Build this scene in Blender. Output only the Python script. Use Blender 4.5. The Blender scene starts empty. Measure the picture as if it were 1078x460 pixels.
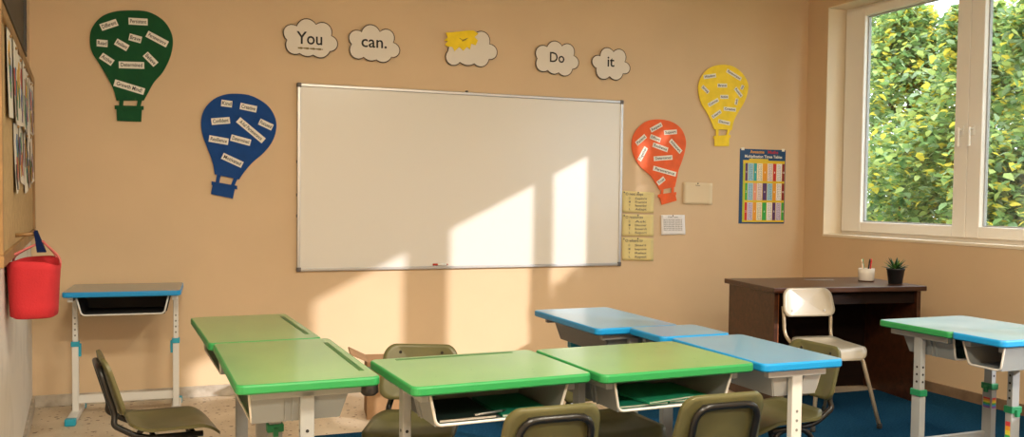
import bpy, bmesh, math, random
from mathutils import Vector, Matrix
random.seed(7)
SC = bpy.context.scene
COL = SC.collection
PI = math.pi

# ------------------------------------------------------------------ helpers
def lin(r, g, b):
    f = lambda c: (c/12.92 if c <= .04045 else ((c+.055)/1.055)**2.4)
    return (f(r/255), f(g/255), f(b/255), 1)

MATS = {}
def mat(name, col, rough=.6, metal=0., spec=.4, bump=0., bscale=40., var=0., vscale=6., coat=0.):
    if name in MATS: return MATS[name]
    m = bpy.data.materials.new(name); m.use_nodes = True
    nt = m.node_tree; b = nt.nodes['Principled BSDF']
    b.inputs['Base Color'].default_value = col
    b.inputs['Roughness'].default_value = rough
    b.inputs['Metallic'].default_value = metal
    b.inputs['Specular IOR Level'].default_value = spec
    b.inputs['Coat Weight'].default_value = coat
    if var or bump:
        tc = nt.nodes.new('ShaderNodeTexCoord')
    if var:
        n = nt.nodes.new('ShaderNodeTexNoise'); n.inputs['Scale'].default_value = vscale; n.inputs['Detail'].default_value = 5
        nt.links.new(tc.outputs['Object'], n.inputs['Vector'])
        r = nt.nodes.new('ShaderNodeValToRGB')
        r.color_ramp.elements[0].position = .3; r.color_ramp.elements[1].position = .7
        r.color_ramp.elements[0].color = tuple(c*(1-var) for c in col[:3])+(1,)
        r.color_ramp.elements[1].color = tuple(min(1, c*(1+var*.5)) for c in col[:3])+(1,)
        nt.links.new(n.outputs['Fac'], r.inputs['Fac']); nt.links.new(r.outputs['Color'], b.inputs['Base Color'])
    if bump:
        n2 = nt.nodes.new('ShaderNodeTexNoise'); n2.inputs['Scale'].default_value = bscale; n2.inputs['Detail'].default_value = 4
        nt.links.new(tc.outputs['Object'], n2.inputs['Vector'])
        bp = nt.nodes.new('ShaderNodeBump'); bp.inputs['Strength'].default_value = bump; bp.inputs['Distance'].default_value = .01
        nt.links.new(n2.outputs['Fac'], bp.inputs['Height']); nt.links.new(bp.outputs['Normal'], b.inputs['Normal'])
    MATS[name] = m
    return m

def tag(o, label=None, cat=None, group=None, kind=None):
    if label: o['label'] = label
    if cat: o['category'] = cat
    if group: o['group'] = group
    if kind: o['kind'] = kind
    return o

def empty(name, loc=(0, 0, 0), rz=0., label=None, cat=None, group=None, kind=None):
    o = bpy.data.objects.new(name, None); COL.objects.link(o)
    o.location = loc; o.rotation_euler = (0, 0, rz); o.empty_display_size = .1
    return tag(o, label, cat, group, kind)

class MB:
    """collects shapes of one part"""
    def __init__(s): s.v = []; s.f = []; s.m = []; s.sm = []
    def face(s, idx, mi=0, smooth=False): s.f.append(idx); s.m.append(mi); s.sm.append(smooth)
    def box(s, a, b, mi=0):
        x0, y0, z0 = a; x1, y1, z1 = b
        return s.hexa([(x0,y0,z0),(x1,y0,z0),(x1,y1,z0),(x0,y1,z0),(x0,y0,z1),(x1,y0,z1),(x1,y1,z1),(x0,y1,z1)], mi)
    def hexa(s, p, mi=0):
        i = len(s.v); s.v += [tuple(q) for q in p]
        for f in ((0,3,2,1),(4,5,6,7),(0,1,5,4),(1,2,6,5),(2,3,7,6),(3,0,4,7)): s.face([i+k for k in f], mi)
        return s
    def bbox(s, a, b, r=.004, mi=0):
        """box with chamfered edges"""
        bm = bmesh.new(); bmesh.ops.create_cube(bm, size=1)
        c = [(a[k]+b[k])/2 for k in range(3)]; d = [b[k]-a[k] for k in range(3)]
        for v in bm.verts: v.co = Vector([c[k]+v.co[k]*d[k] for k in range(3)])
        bmesh.ops.bevel(bm, geom=bm.edges[:], offset=min(r, min(d)*.45), segments=2, affect='EDGES', profile=.5)
        s.addbm(bm, mi); return s
    def addbm(s, bm, mi=0, smooth=False):
        bm.verts.index_update(); i = len(s.v)
        s.v += [tuple(v.co) for v in bm.verts]
        for f in bm.faces: s.face([i+v.index for v in f.verts], mi, smooth)
        bm.free()
    def tube(s, pts, r, n=10, mi=0, closed=False, caps=True):
        pts = [Vector(p) for p in pts]; N = len(pts); i0 = len(s.v)
        rr = r if isinstance(r, (list, tuple)) else [r]*N
        up = None
        for k, p in enumerate(pts):
            a = pts[(k-1) % N] if (closed or k > 0) else p
            b = pts[(k+1) % N] if (closed or k < N-1) else p
            t = (b-a).normalized()
            if up is None:
                up = Vector((0, 0, 1)) if abs(t.z) < .9 else Vector((1, 0, 0))
            up = (up - t*up.dot(t))
            if up.length < 1e-6: up = t.orthogonal()
            up.normalize(); sd = t.cross(up)
            for q in range(n):
                an = 2*PI*q/n
                s.v.append(tuple(p + (up*math.cos(an)+sd*math.sin(an))*rr[k]))
        for k in range(N if closed else N-1):
            for q in range(n):
                a = i0+k*n+q; b = i0+k*n+(q+1) % n; k2 = (k+1) % N
                c = i0+k2*n+(q+1) % n; d = i0+k2*n+q
                s.face([a, b, c, d], mi, True)
        if caps and not closed:
            s.face([i0+q for q in range(n)][::-1], mi); s.face([i0+(N-1)*n+q for q in range(n)], mi)
        return s
    def lathe(s, prof, c=(0, 0, 0), n=28, mi=0, capb=True, capt=True):
        i0 = len(s.v); N = len(prof)
        for r, z in prof:
            for q in range(n):
                an = 2*PI*q/n; s.v.append((c[0]+r*math.cos(an), c[1]+r*math.sin(an), c[2]+z))
        for k in range(N-1):
            for q in range(n):
                s.face([i0+k*n+q, i0+k*n+(q+1) % n, i0+(k+1)*n+(q+1) % n, i0+(k+1)*n+q], mi, True)
        if capb: s.face([i0+q for q in range(n)][::-1], mi)
        if capt: s.face([i0+(N-1)*n+q for q in range(n)], mi)
        return s
    def rings(s, rings, mi=0, mtop=None, mbot=None, smooth=False):
        """list of equal-length loops skinned, end caps"""
        i0 = len(s.v); n = len(rings[0])
        for r in rings: s.v += [tuple(p) for p in r]
        for k in range(len(rings)-1):
            for q in range(n):
                s.face([i0+k*n+q, i0+k*n+(q+1) % n, i0+(k+1)*n+(q+1) % n, i0+(k+1)*n+q], mi, smooth)
        s.face([i0+q for q in range(n)][::-1], mi if mbot is None else mbot)
        s.face([i0+(len(rings)-1)*n+q for q in range(n)], mi if mtop is None else mtop)
        return s
    def shell(s, outline, fn, th, nr=7, mi=0):
        """thin curved panel: outline in (u,v), fn(u,v)->(point, normal)"""
        cu = sum(p[0] for p in outline)/len(outline); cv = sum(p[1] for p in outline)/len(outline)
        n = len(outline)
        for side in (1, -1):
            i0 = len(s.v)
            for k in range(1, nr+1):
                t = k/nr
                for (u, v) in outline:
                    p, nn = fn(cu+(u-cu)*t, cv+(v-cv)*t); s.v.append(tuple(Vector(p)+Vector(nn)*th/2*side))
            p, nn = fn(cu, cv); s.v.append(tuple(Vector(p)+Vector(nn)*th/2*side)); c = len(s.v)-1
            def ff(ix): s.face(ix if side > 0 else ix[::-1], mi, True)
            for q in range(n): ff([c, i0+q, i0+(q+1) % n])
            for k in range(nr-1):
                for q in range(n): ff([i0+k*n+q, i0+(k+1)*n+q, i0+(k+1)*n+(q+1) % n, i0+k*n+(q+1) % n])
            if side == 1: top = i0+(nr-1)*n
            else: bot = i0+(nr-1)*n
        for q in range(n): s.face([top+q, bot+q, bot+(q+1) % n, top+(q+1) % n], mi)
        return s
    def build(s, name, mats, parent=None, loc=None):
        me = bpy.data.meshes.new(name); me.from_pydata(s.v, [], s.f)
        for m in (mats if isinstance(mats, (list, tuple)) else [mats]): me.materials.append(m)
        me.polygons.foreach_set('material_index', s.m); me.polygons.foreach_set('use_smooth', s.sm)
        me.update()
        bm = bmesh.new(); bm.from_mesh(me); bmesh.ops.recalc_face_normals(bm, faces=bm.faces[:]); bm.to_mesh(me); bm.free()
        o = bpy.data.objects.new(name, me); COL.objects.link(o)
        if parent: o.parent = parent
        if loc: o.location = loc
        return o

def rrect(x0, y0, x1, y1, r, n=6):
    P = []
    for cx, cy, a0 in ((x1-r, y1-r, 0), (x0+r, y1-r, PI/2), (x0+r, y0+r, PI), (x1-r, y0+r, 1.5*PI)):
        for k in range(n+1):
            a = a0+PI/2*k/n; P.append((cx+r*math.cos(a), cy+r*math.sin(a)))
    return P

def smooth_path(P, n=8):
    """Catmull-Rom through points"""
    P = [Vector(p) for p in P]; out = []
    for k in range(len(P)-1):
        a = P[max(k-1, 0)]; b = P[k]; c = P[k+1]; d = P[min(k+2, len(P)-1)]
        for q in range(n):
            t = q/n
            out.append(.5*((2*b)+(c-a)*t+(2*a-5*b+4*c-d)*t*t+(3*b-a-3*c+d)*t**3))
    out.append(P[-1]); return out

def fillet(P, r, n=5):
    """polyline with rounded corners"""
    P = [Vector(p) for p in P]; out = [P[0]]
    for k in range(1, len(P)-1):
        a, b, c = P[k-1], P[k], P[k+1]
        d1 = (a-b); d2 = (c-b); rr = min(r, d1.length*.45, d2.length*.45)
        p = b+d1.normalized()*rr; q = b+d2.normalized()*rr
        for j in range(n+1):
            t = j/n; out.append((1-t)**2*p+2*t*(1-t)*b+t*t*q)
    out.append(P[-1]); return out

def smooth_closed(P, n=5):
    out = []; N = len(P)
    for k in range(N):
        a, b, c, d = [Vector((*P[(k+j) % N], 0)) for j in (-1, 0, 1, 2)]
        for q in range(n):
            t = q/n; v = .5*((2*b)+(c-a)*t+(2*a-5*b+4*c-d)*t*t+(3*b-a-3*c+d)*t**3)
            out.append((v.x, v.y))
    return out

def text_mesh(name, body, size, material, parent, matrix, align='CENTER', extrude=.0006, bold=0.):
    cu = bpy.data.curves.new(name, 'FONT'); cu.body = body; cu.size = size
    cu.align_x = align; cu.align_y = 'CENTER' if align == 'CENTER' else 'BOTTOM_BASELINE'
    cu.extrude = extrude; cu.offset = bold; cu.resolution_u = 3
    t = bpy.data.objects.new('tmp', cu); COL.objects.link(t)
    dg = bpy.context.evaluated_depsgraph_get(); dg.update()
    me = bpy.data.meshes.new_from_object(t.evaluated_get(dg)); me.name = name
    bpy.data.objects.remove(t); bpy.data.curves.remove(cu)
    me.materials.clear(); me.materials.append(material)
    o = bpy.data.objects.new(name, me); COL.objects.link(o)
    o.parent = parent; o.matrix_local = matrix
    return o

# matrix of a plane on the front wall: local x -> +X, local y -> +Z, local z -> -Y (towards the room)
def wallmat(x, y, z, ang=0., sx=1.):
    R = Matrix(((1, 0, 0, 0), (0, 0, -1, 0), (0, 1, 0, 0), (0, 0, 0, 1)))
    return Matrix.Translation((x, y, z)) @ R @ Matrix.Rotation(ang, 4, 'Z') @ Matrix.Diagonal((sx, 1, 1, 1))

WY = 6.141          # the front wall plane
XR = 4.931          # the window wall plane
XO = 5.25           # its outer face
GX = 5.13           # the glass
CEIL = 3.35
R = math.radians
LAMPS = [(.2, 1.0), (2.1, 1.0), (.2, -1.0), (2.1, -1.0)]
LAMP_W = 74; LAMP_C = (1, .89, .70)
SKY = 3.6; SUN = 3.1; EXPO = 0.55
# ------------------------------------------------------------------ materials
def node_mat(name):
    m = bpy.data.materials.new(name); m.use_nodes = True
    return m, m.node_tree, m.node_tree.nodes['Principled BSDF']

def paint(name, col, two=None, split=1.06):
    m, nt, b = node_mat(name); N = nt.nodes; L = nt.links
    tc = N.new('ShaderNodeTexCoord')
    n = N.new('ShaderNodeTexNoise'); n.inputs['Scale'].default_value = 2.2; n.inputs['Detail'].default_value = 6
    L.new(tc.outputs['Object'], n.inputs['Vector'])
    r = N.new('ShaderNodeValToRGB'); r.color_ramp.elements[0].position = .35; r.color_ramp.elements[1].position = .65
    r.color_ramp.elements[0].color = tuple(c*.95 for c in col[:3])+(1,); r.color_ramp.elements[1].color = col
    L.new(n.outputs['Fac'], r.inputs['Fac']); out = r.outputs['Color']
    if two:
        s = N.new('ShaderNodeSeparateXYZ'); L.new(tc.outputs['Object'], s.inputs['Vector'])
        lt = N.new('ShaderNodeMath'); lt.operation = 'GREATER_THAN'; lt.inputs[1].default_value = split
        L.new(s.outputs['Z'], lt.inputs[0])
        n3 = N.new('ShaderNodeTexNoise'); n3.inputs['Scale'].default_value = 5; n3.inputs['Detail'].default_value = 8
        L.new(tc.outputs['Object'], n3.inputs['Vector'])
        r3 = N.new('ShaderNodeValToRGB'); r3.color_ramp.elements[0].position = .3; r3.color_ramp.elements[1].position = .5
        r3.color_ramp.elements[0].color = tuple(c*.88 for c in two[:3])+(1,); r3.color_ramp.elements[1].color = two
        L.new(n3.outputs['Fac'], r3.inputs['Fac'])
        mx = N.new('ShaderNodeMix'); mx.data_type = 'RGBA'
        L.new(lt.outputs[0], mx.inputs['Factor']); L.new(r3.outputs['Color'], mx.inputs[6]); L.new(out, mx.inputs[7]); out = mx.outputs[2]
    L.new(out, b.inputs['Base Color'])
    n2 = N.new('ShaderNodeTexNoise'); n2.inputs['Scale'].default_value = 25; n2.inputs['Detail'].default_value = 5
    L.new(tc.outputs['Object'], n2.inputs['Vector'])
    bp = N.new('ShaderNodeBump'); bp.inputs['Strength'].default_value = .12; bp.inputs['Distance'].default_value = .004
    L.new(n2.outputs['Fac'], bp.inputs['Height']); L.new(bp.outputs['Normal'], b.inputs['Normal'])
    b.inputs['Roughness'].default_value = .7; b.inputs['Specular IOR Level'].default_value = .25
    return m

M_WALL = paint('wall_paint', (.67, .495, .315, 1))
M_WALL_L = paint('wall_paint_dado', (.65, .475, .30, 1), two=(.70, .66, .60, 1))
M_CEIL = mat('ceiling_paint', (.80, .77, .71, 1), .8)

def terrazzo():
    m, nt, b = node_mat('terrazzo_floor'); N = nt.nodes; L = nt.links
    tc = N.new('ShaderNodeTexCoord')
    n = N.new('ShaderNodeTexNoise'); n.inputs['Scale'].default_value = 3; n.inputs['Detail'].default_value = 8
    L.new(tc.outputs['Object'], n.inputs['Vector'])
    r = N.new('ShaderNodeValToRGB'); r.color_ramp.elements[0].position = .35; r.color_ramp.elements[1].position = .7
    r.color_ramp.elements[0].color = (.50, .40, .28, 1); r.color_ramp.elements[1].color = (.66, .56, .43, 1)
    L.new(n.outputs['Fac'], r.inputs['Fac']); cur = r.outputs['Color']
    for sc, th, col in ((17, .20, (.13, .075, .04, 1)), (30, .20, (.25, .15, .09, 1)), (55, .16, (.74, .68, .58, 1))):
        v = N.new('ShaderNodeTexVoronoi'); v.inputs['Scale'].default_value = sc; v.inputs['Randomness'].default_value = 1
        L.new(tc.outputs['Object'], v.inputs['Vector'])
        mth = N.new('ShaderNodeMath'); mth.operation = 'LESS_THAN'; mth.inputs[1].default_value = th
        L.new(v.outputs['Distance'], mth.inputs[0])
        # only some of the cells carry a chip
        s = N.new('ShaderNodeSeparateColor'); L.new(v.outputs['Color'], s.inputs['Color'])
        g = N.new('ShaderNodeMath'); g.operation = 'GREATER_THAN'; g.inputs[1].default_value = .45
        L.new(s.outputs[0], g.inputs[0])
        mu = N.new('ShaderNodeMath'); mu.operation = 'MULTIPLY'; L.new(mth.outputs[0], mu.inputs[0]); L.new(g.outputs[0], mu.inputs[1])
        mx = N.new('ShaderNodeMix'); mx.data_type = 'RGBA'; L.new(mu.outputs[0], mx.inputs['Factor'])
        L.new(cur, mx.inputs[6]); mx.inputs[7].default_value = col; cur = mx.outputs[2]
    L.new(cur, b.inputs['Base Color']); b.inputs['Roughness'].default_value = .45
    return m
M_FLOOR = terrazzo()

def stone(name, c0, c1, scale=14):
    m, nt, b = node_mat(name); N = nt.nodes; L = nt.links
    tc = N.new('ShaderNodeTexCoord'); n = N.new('ShaderNodeTexNoise'); n.inputs['Scale'].default_value = scale; n.inputs['Detail'].default_value = 8
    L.new(tc.outputs['Object'], n.inputs['Vector'])
    r = N.new('ShaderNodeValToRGB'); r.color_ramp.elements[0].position = .35; r.color_ramp.elements[1].position = .65
    r.color_ramp.elements[0].color = c0; r.color_ramp.elements[1].color = c1
    L.new(n.outputs['Fac'], r.inputs['Fac']); L.new(r.outputs['Color'], b.inputs['Base Color']); b.inputs['Roughness'].default_value = .5
    return m
M_BASE = stone('grey_marble_skirting', (.34, .29, .23, 1), (.52, .46, .38, 1))
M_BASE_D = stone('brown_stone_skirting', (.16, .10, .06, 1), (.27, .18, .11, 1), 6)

def rug_mat():
    m, nt, b = node_mat('blue_carpet'); N = nt.nodes; L = nt.links
    tc = N.new('ShaderNodeTexCoord'); n = N.new('ShaderNodeTexNoise'); n.inputs['Scale'].default_value = 90; n.inputs['Detail'].default_value = 5
    L.new(tc.outputs['Object'], n.inputs['Vector'])
    r = N.new('ShaderNodeValToRGB'); r.color_ramp.elements[0].position = .3; r.color_ramp.elements[1].position = .7
    r.color_ramp.elements[0].color = (.006, .034, .075, 1); r.color_ramp.elements[1].color = (.016, .066, .125, 1)
    L.new(n.outputs['Fac'], r.inputs['Fac']); L.new(r.outputs['Color'], b.inputs['Base Color'])
    bp = N.new('ShaderNodeBump'); bp.inputs['Strength'].default_value = .6; bp.inputs['Distance'].default_value = .004
    L.new(n.outputs['Fac'], bp.inputs['Height']); L.new(bp.outputs['Normal'], b.inputs['Normal'])
    b.inputs['Roughness'].default_value = .95; b.inputs['Specular IOR Level'].default_value = .0
    return m
M_RUG = rug_mat()

def glass_mat():
    m = bpy.data.materials.new('window_glass'); m.use_nodes = True; nt = m.node_tree; nt.nodes.clear()
    o = nt.nodes.new('ShaderNodeOutputMaterial'); t = nt.nodes.new('ShaderNodeBsdfTransparent'); g = nt.nodes.new('ShaderNodeBsdfGlossy')
    g.inputs['Roughness'].default_value = .01; t.inputs['Color'].default_value = (.97, .985, .975, 1)
    mx = nt.nodes.new('ShaderNodeMixShader'); mx.inputs[0].default_value = .05; nt.links.new(t.outputs[0], mx.inputs[1]); nt.links.new(g.outputs[0], mx.inputs[2])
    nt.links.new(mx.outputs[0], o.inputs['Surface']); return m
M_GLASS = glass_mat()
M_PVC = mat('white_window_frame', (.86, .84, .80, 1), .35)
M_SEAL = mat('grey_window_seal', (.42, .42, .42, 1), .6)

# ------------------------------------------------------------------ the room
def struct(name, mb, m):
    o = mb.build(name, m); o['kind'] = 'structure'; return o

XL0 = -.766                       # front end of the left wall
def xl(y): return XL0 + .08*(WY-y)
YL = 3.30                          # where the slanting left wall ends
YB = -2.6                          # back wall
struct('floor', MB().box((-2.2, YB-.2, -.12), (XO, WY+.2, 0)), M_FLOOR)
struct('wall_front', MB().box((XL0-.25, WY, 0), (XO, WY+.2, CEIL)), M_WALL)
wl = MB()
wl.hexa([(xl(YL)-.25, YL, 0), (xl(YL), YL, 0), (XL0, WY, 0), (XL0-.25, WY, 0), (xl(YL)-.25, YL, CEIL), (xl(YL), YL, CEIL), (XL0, WY, CEIL), (XL0-.25, WY, CEIL)])
struct('wall_left', wl, M_WALL_L)
struct('wall_left', MB().box((-2.1, YL, 0), (xl(YL)-.25, YL+.2, CEIL)).box((-2.2, YB, 0), (-2.0, YL, CEIL)), M_WALL_L)
struct('wall_back', MB().box((-2.2, YB-.2, 0), (XO, YB, CEIL)), M_WALL)
struct('ceiling', MB().box((-2.2, YB-.2, CEIL), (XO, WY+.2, CEIL+.15)), M_CEIL)
# window wall: two openings
ZS, ZT = 1.044, 2.85
O1 = (3.78, 5.905); O2 = (-.25, 3.63)
wr = MB()
wr.box((XR, YB, 0), (XO, WY, ZS)); wr.box((XR, YB, ZT), (XO, WY, CEIL))
for a, b in ((YB, O2[0]), (O2[1], O1[0]), (O1[1], WY)): wr.box((XR, a, ZS), (XO, b, ZT))
struct('wall_right', wr, M_WALL)
# skirting
struct('baseboard_front', MB().bbox((XL0, WY-.016, 0), (XR, WY, .072), .003), M_BASE)
bl = MB(); bl.hexa([(xl(YL), YL, 0), (xl(YL)+.016, YL, 0), (XL0+.016, WY-.016, 0), (XL0, WY-.016, 0), (xl(YL), YL, .075), (xl(YL)+.016, YL, .075), (XL0+.016, WY-.016, .075), (XL0, WY-.016, .075)])
struct('baseboard_left', bl, M_BASE)
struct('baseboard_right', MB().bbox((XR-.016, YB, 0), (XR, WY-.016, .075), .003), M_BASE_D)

def window(name, y0, y1, panes, handles):
    """fixed frame, one sash per pane, glass, handles; y grows towards the front wall"""
    root = empty(name, (GX, (y0+y1)/2, ZS)); root['kind'] = 'structure'
    dy = -(y0+y1)/2; dz = -ZS; z0 = ZS; z1 = ZT
    L = lambda x, y, z: (x-GX, y+dy, z+dz)
    f = MB()
    for (a, b) in (((y0, z0), (y0+.045, z1)), ((y1-.045, z0), (y1, z1)), ((y0+.045, z0), (y1-.045, z0+.04)), ((y0+.045, z1-.045), (y1-.045, z1))):
        f.bbox(L(GX-.02, *a), L(GX+.05, *b), .003)
    for k in range(len(panes)-1):
        a = panes[k][1]; b = panes[k+1][0]; w = b-a
        f.bbox(L(GX-.005, a+w*.3, z0+.04), L(GX+.05, b-w*.3, z1-.045), .003)
    f.build('frame', M_PVC, root)
    zb, zt = ZS+.106, ZT-.095
    for k, (a, b) in enumerate(panes):
        la = y0+.03 if k == 0 else (panes[k-1][1]+a)/2+.002
        lb = y1-.03 if k == len(panes)-1 else (b+panes[k+1][0])/2-.002
        s = MB()
        for (p, q) in (((la, z0+.028), (a, z1-.03)), ((b, z0+.028), (lb, z1-.03)), ((a, z0+.028), (b, zb)), ((a, zt), (b, z1-.03))):
            s.bbox(L(GX-.045, *p), L(GX+.02, *q), .006)
        so = s.build('sash', M_PVC, root)
        t = .010
        g = MB()
        for (p, q) in (((a, zb), (a+t, zt)), ((b-t, zb), (b, zt)), ((a+t, zb), (b-t, zb+t)), ((a+t, zt-t), (b-t, zt))):
            g.box(L(GX-.012, *p), L(GX+.012, *q))
        g.build('gasket', M_SEAL, so)
        MB().box(L(GX-.003, a+t, zb+t), L(GX+.003, b-t, zt-t)).build('glass_pane', M_GLASS, so)
    for hy in handles:
        h = MB(); zc = 1.80
        h.bbox(L(GX-.055, hy-.013, zc-.035), L(GX-.045, hy+.013, zc+.035), .004)
        h.tube([L(GX-.05, hy, zc+.01), L(GX-.085, hy, zc+.01)], .008)
        h.bbox(L(GX-.096, hy-.010, zc-.11), L(GX-.078, hy+.010, zc+.022), .006)
        h.build('handle', mat('white_plastic_handle', (.82, .80, .76, 1), .3), root)
    return root
window('window_1', O1[0], O1[1], [(3.88, 4.55), (4.775, 5.665)], (4.615, 4.705))
window('window_2', O2[0], O2[1], [(-.15, .70), (.853, 1.70), (2.03, 2.89), (3.016, 3.55)], (.78, 2.95))
# painted sill boards; added reveal lining, coloured pale for daylight on the jambs
struct('trim_1', MB().bbox((XR-.006, O1[0], ZS-.018), (GX-.05, O1[1], ZS+.002), .002), mat('sill_paint', (.80, .70, .55, 1), .5))
struct('trim_2', MB().bbox((XR-.006, O2[0], ZS-.018), (GX-.05, O2[1], ZS+.002), .002), MATS['sill_paint'])

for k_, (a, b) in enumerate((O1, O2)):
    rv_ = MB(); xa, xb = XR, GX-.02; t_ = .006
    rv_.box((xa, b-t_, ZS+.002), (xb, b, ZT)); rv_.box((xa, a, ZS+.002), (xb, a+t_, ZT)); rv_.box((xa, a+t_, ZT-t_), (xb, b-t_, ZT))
    struct('trim_%d' % (3+k_), rv_, mat('reveal_daylight_cream', (.82, .72, .56, 1), .55))
# carpet
rg = MB(); o_ = rrect(.70, -.6, 4.90, 4.915, .02, 3)
rg.rings([[(x, y, 0) for x, y in o_], [(x, y, .008) for x, y in o_], [(x*.999+.003, y*.999+.002, .011) for x, y in o_]])
tag(rg.build('carpet', M_RUG), 'large blue carpet covering the floor under the desks', 'carpet')

# fill lamps added at the ceiling, out of view, to brighten the room
M_LAMP = bpy.data.materials.new('lamp_diffuser'); M_LAMP.use_nodes = True
_b = M_LAMP.node_tree.nodes['Principled BSDF']; _b.inputs['Emission Color'].default_value = (1, .80, .52, 1); _b.inputs['Emission Strength'].default_value = 2.
for k, (x, y) in enumerate(LAMPS):
    r = empty('fill_lamp', (x, y, CEIL), 0, 'added unseen ceiling fill lamp, square, with warm glowing diffuser', 'lamp', 'added fill lamps')
    h = MB()
    for a, b in (((-.32, -.32), (.32, -.28)), ((-.32, .28), (.32, .32)), ((-.32, -.28), (-.28, .28)), ((.28, -.28), (.32, .28))):
        h.box((*a, -.06), (*b, 0))
    h.build('housing', M_PVC, r)
    MB().box((-.28, -.28, -.045), (.28, .28, -.04)).build('diffuser', M_LAMP, r)
    ld = bpy.data.lights.new('fill_lamp_light', 'AREA'); ld.shape = 'SQUARE'; ld.size = .56; ld.energy = LAMP_W; ld.color = LAMP_C
    lo = bpy.data.objects.new('fill_light', ld); COL.objects.link(lo); lo.parent = r; lo.location = (0, 0, -.055)
BAL = {
'green': dict(env=[(-0.203, 2.442), (-0.103, 2.441), (-0.019, 2.398), (0.028, 2.329), (0.04, 2.258), (0.023, 2.166), (-0.02, 2.073), (-0.071, 2.007), (-0.105, 1.942), (-0.131, 1.89), (-0.288, 1.882), (-0.305, 1.949), (-0.337, 2.018), (-0.385, 2.104), (-0.425, 2.172), (-0.436, 2.242), (-0.425, 2.313), (-0.376, 2.384), (-0.302, 2.425)],
  basket=[(-0.289, 1.85), (-0.142, 1.853), (-0.146, 1.757), (-0.286, 1.757)],
  strips=[(-0.328, 2.343, 0.101, 0.41), (-0.162, 2.376, 0.11, 0.02), (-0.179, 2.271, 0.072, -0.22), (-0.052, 2.276, 0.133, -0.46), (-0.367, 2.228, 0.061, -0.02), (-0.256, 2.226, 0.079, -0.5), (-0.341, 2.132, 0.078, -0.57), (-0.091, 2.148, 0.088, -0.79), (-0.201, 2.105, 0.146, 0.03), (-0.214, 1.968, 0.178, -0.27)]),
'blue': dict(env=[(0.432, 1.961), (0.522, 1.95), (0.614, 1.898), (0.664, 1.825), (0.675, 1.749), (0.651, 1.663), (0.596, 1.586), (0.523, 1.518), (0.468, 1.451), (0.441, 1.407), (0.289, 1.438), (0.277, 1.512), (0.245, 1.604), (0.214, 1.695), (0.207, 1.778), (0.228, 1.853), (0.281, 1.916), (0.352, 1.951)],
  basket=[(0.28, 1.391), (0.418, 1.364), (0.401, 1.283), (0.266, 1.311)],
  strips=[(0.363, 1.894, 0.067, -0.09), (0.498, 1.874, 0.105, -0.17), (0.326, 1.781, 0.114, 0.12), (0.608, 1.769, 0.091, -0.42), (0.514, 1.728, 0.208, -0.69), (0.314, 1.658, 0.12, -0.15), (0.45, 1.662, 0.126, -0.24), (0.398, 1.53, 0.136, -0.43)]),
'orange': dict(env=[(3.55, 1.923), (3.661, 1.905), (3.743, 1.852), (3.782, 1.765), (3.774, 1.685), (3.749, 1.605), (3.72, 1.534), (3.705, 1.463), (3.692, 1.406), (3.557, 1.381), (3.52, 1.433), (3.469, 1.494), (3.399, 1.544), (3.339, 1.612), (3.308, 1.698), (3.316, 1.784), (3.364, 1.855), (3.441, 1.907)],
  basket=[(3.552, 1.343), (3.693, 1.365), (3.71, 1.3), (3.578, 1.266)],
  strips=[(3.516, 1.861, 0.109, 0.48), (3.642, 1.828, 0.114, 0.1), (3.385, 1.76, 0.102, 0.69), (3.51, 1.776, 0.094, -0.31), (3.555, 1.709, 0.137, -0.28), (3.69, 1.721, 0.134, -0.74), (3.402, 1.654, 0.118, 1.05), (3.581, 1.627, 0.165, 0.09), (3.597, 1.526, 0.207, -0.22), (3.566, 1.45, 0.073, 0.65)]),
'yellow': dict(env=[(4.103, 2.376), (4.209, 2.366), (4.298, 2.311), (4.345, 2.24), (4.344, 2.174), (4.313, 2.09), (4.257, 2.006), (4.219, 1.938), (4.202, 1.864), (4.038, 1.866), (4.008, 1.93), (3.969, 1.993), (3.92, 2.055), (3.89, 2.135), (3.888, 2.215), (3.924, 2.289), (3.998, 2.35)],
  basket=[(4.043, 1.811), (4.178, 1.825), (4.18, 1.737), (4.045, 1.733)],
  strips=[(3.987, 2.278, 0.114, 0.18), (4.21, 2.302, 0.151, -0.43), (4.103, 2.212, 0.088, 0.05), (3.948, 2.173, 0.076, -0.66), (4.124, 2.124, 0.076, 0.05), (4.255, 2.166, 0.091, -0.79), (4.024, 2.075, 0.104, 0.5), (4.178, 2.029, 0.115, -0.03), (4.055, 1.984, 0.095, 0.58), (4.127, 1.924, 0.111, -0.14), (4.29, 2.208, 0.037, 1.1), (4.238, 2.092, 0.05, 1.35)]),
}
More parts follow.
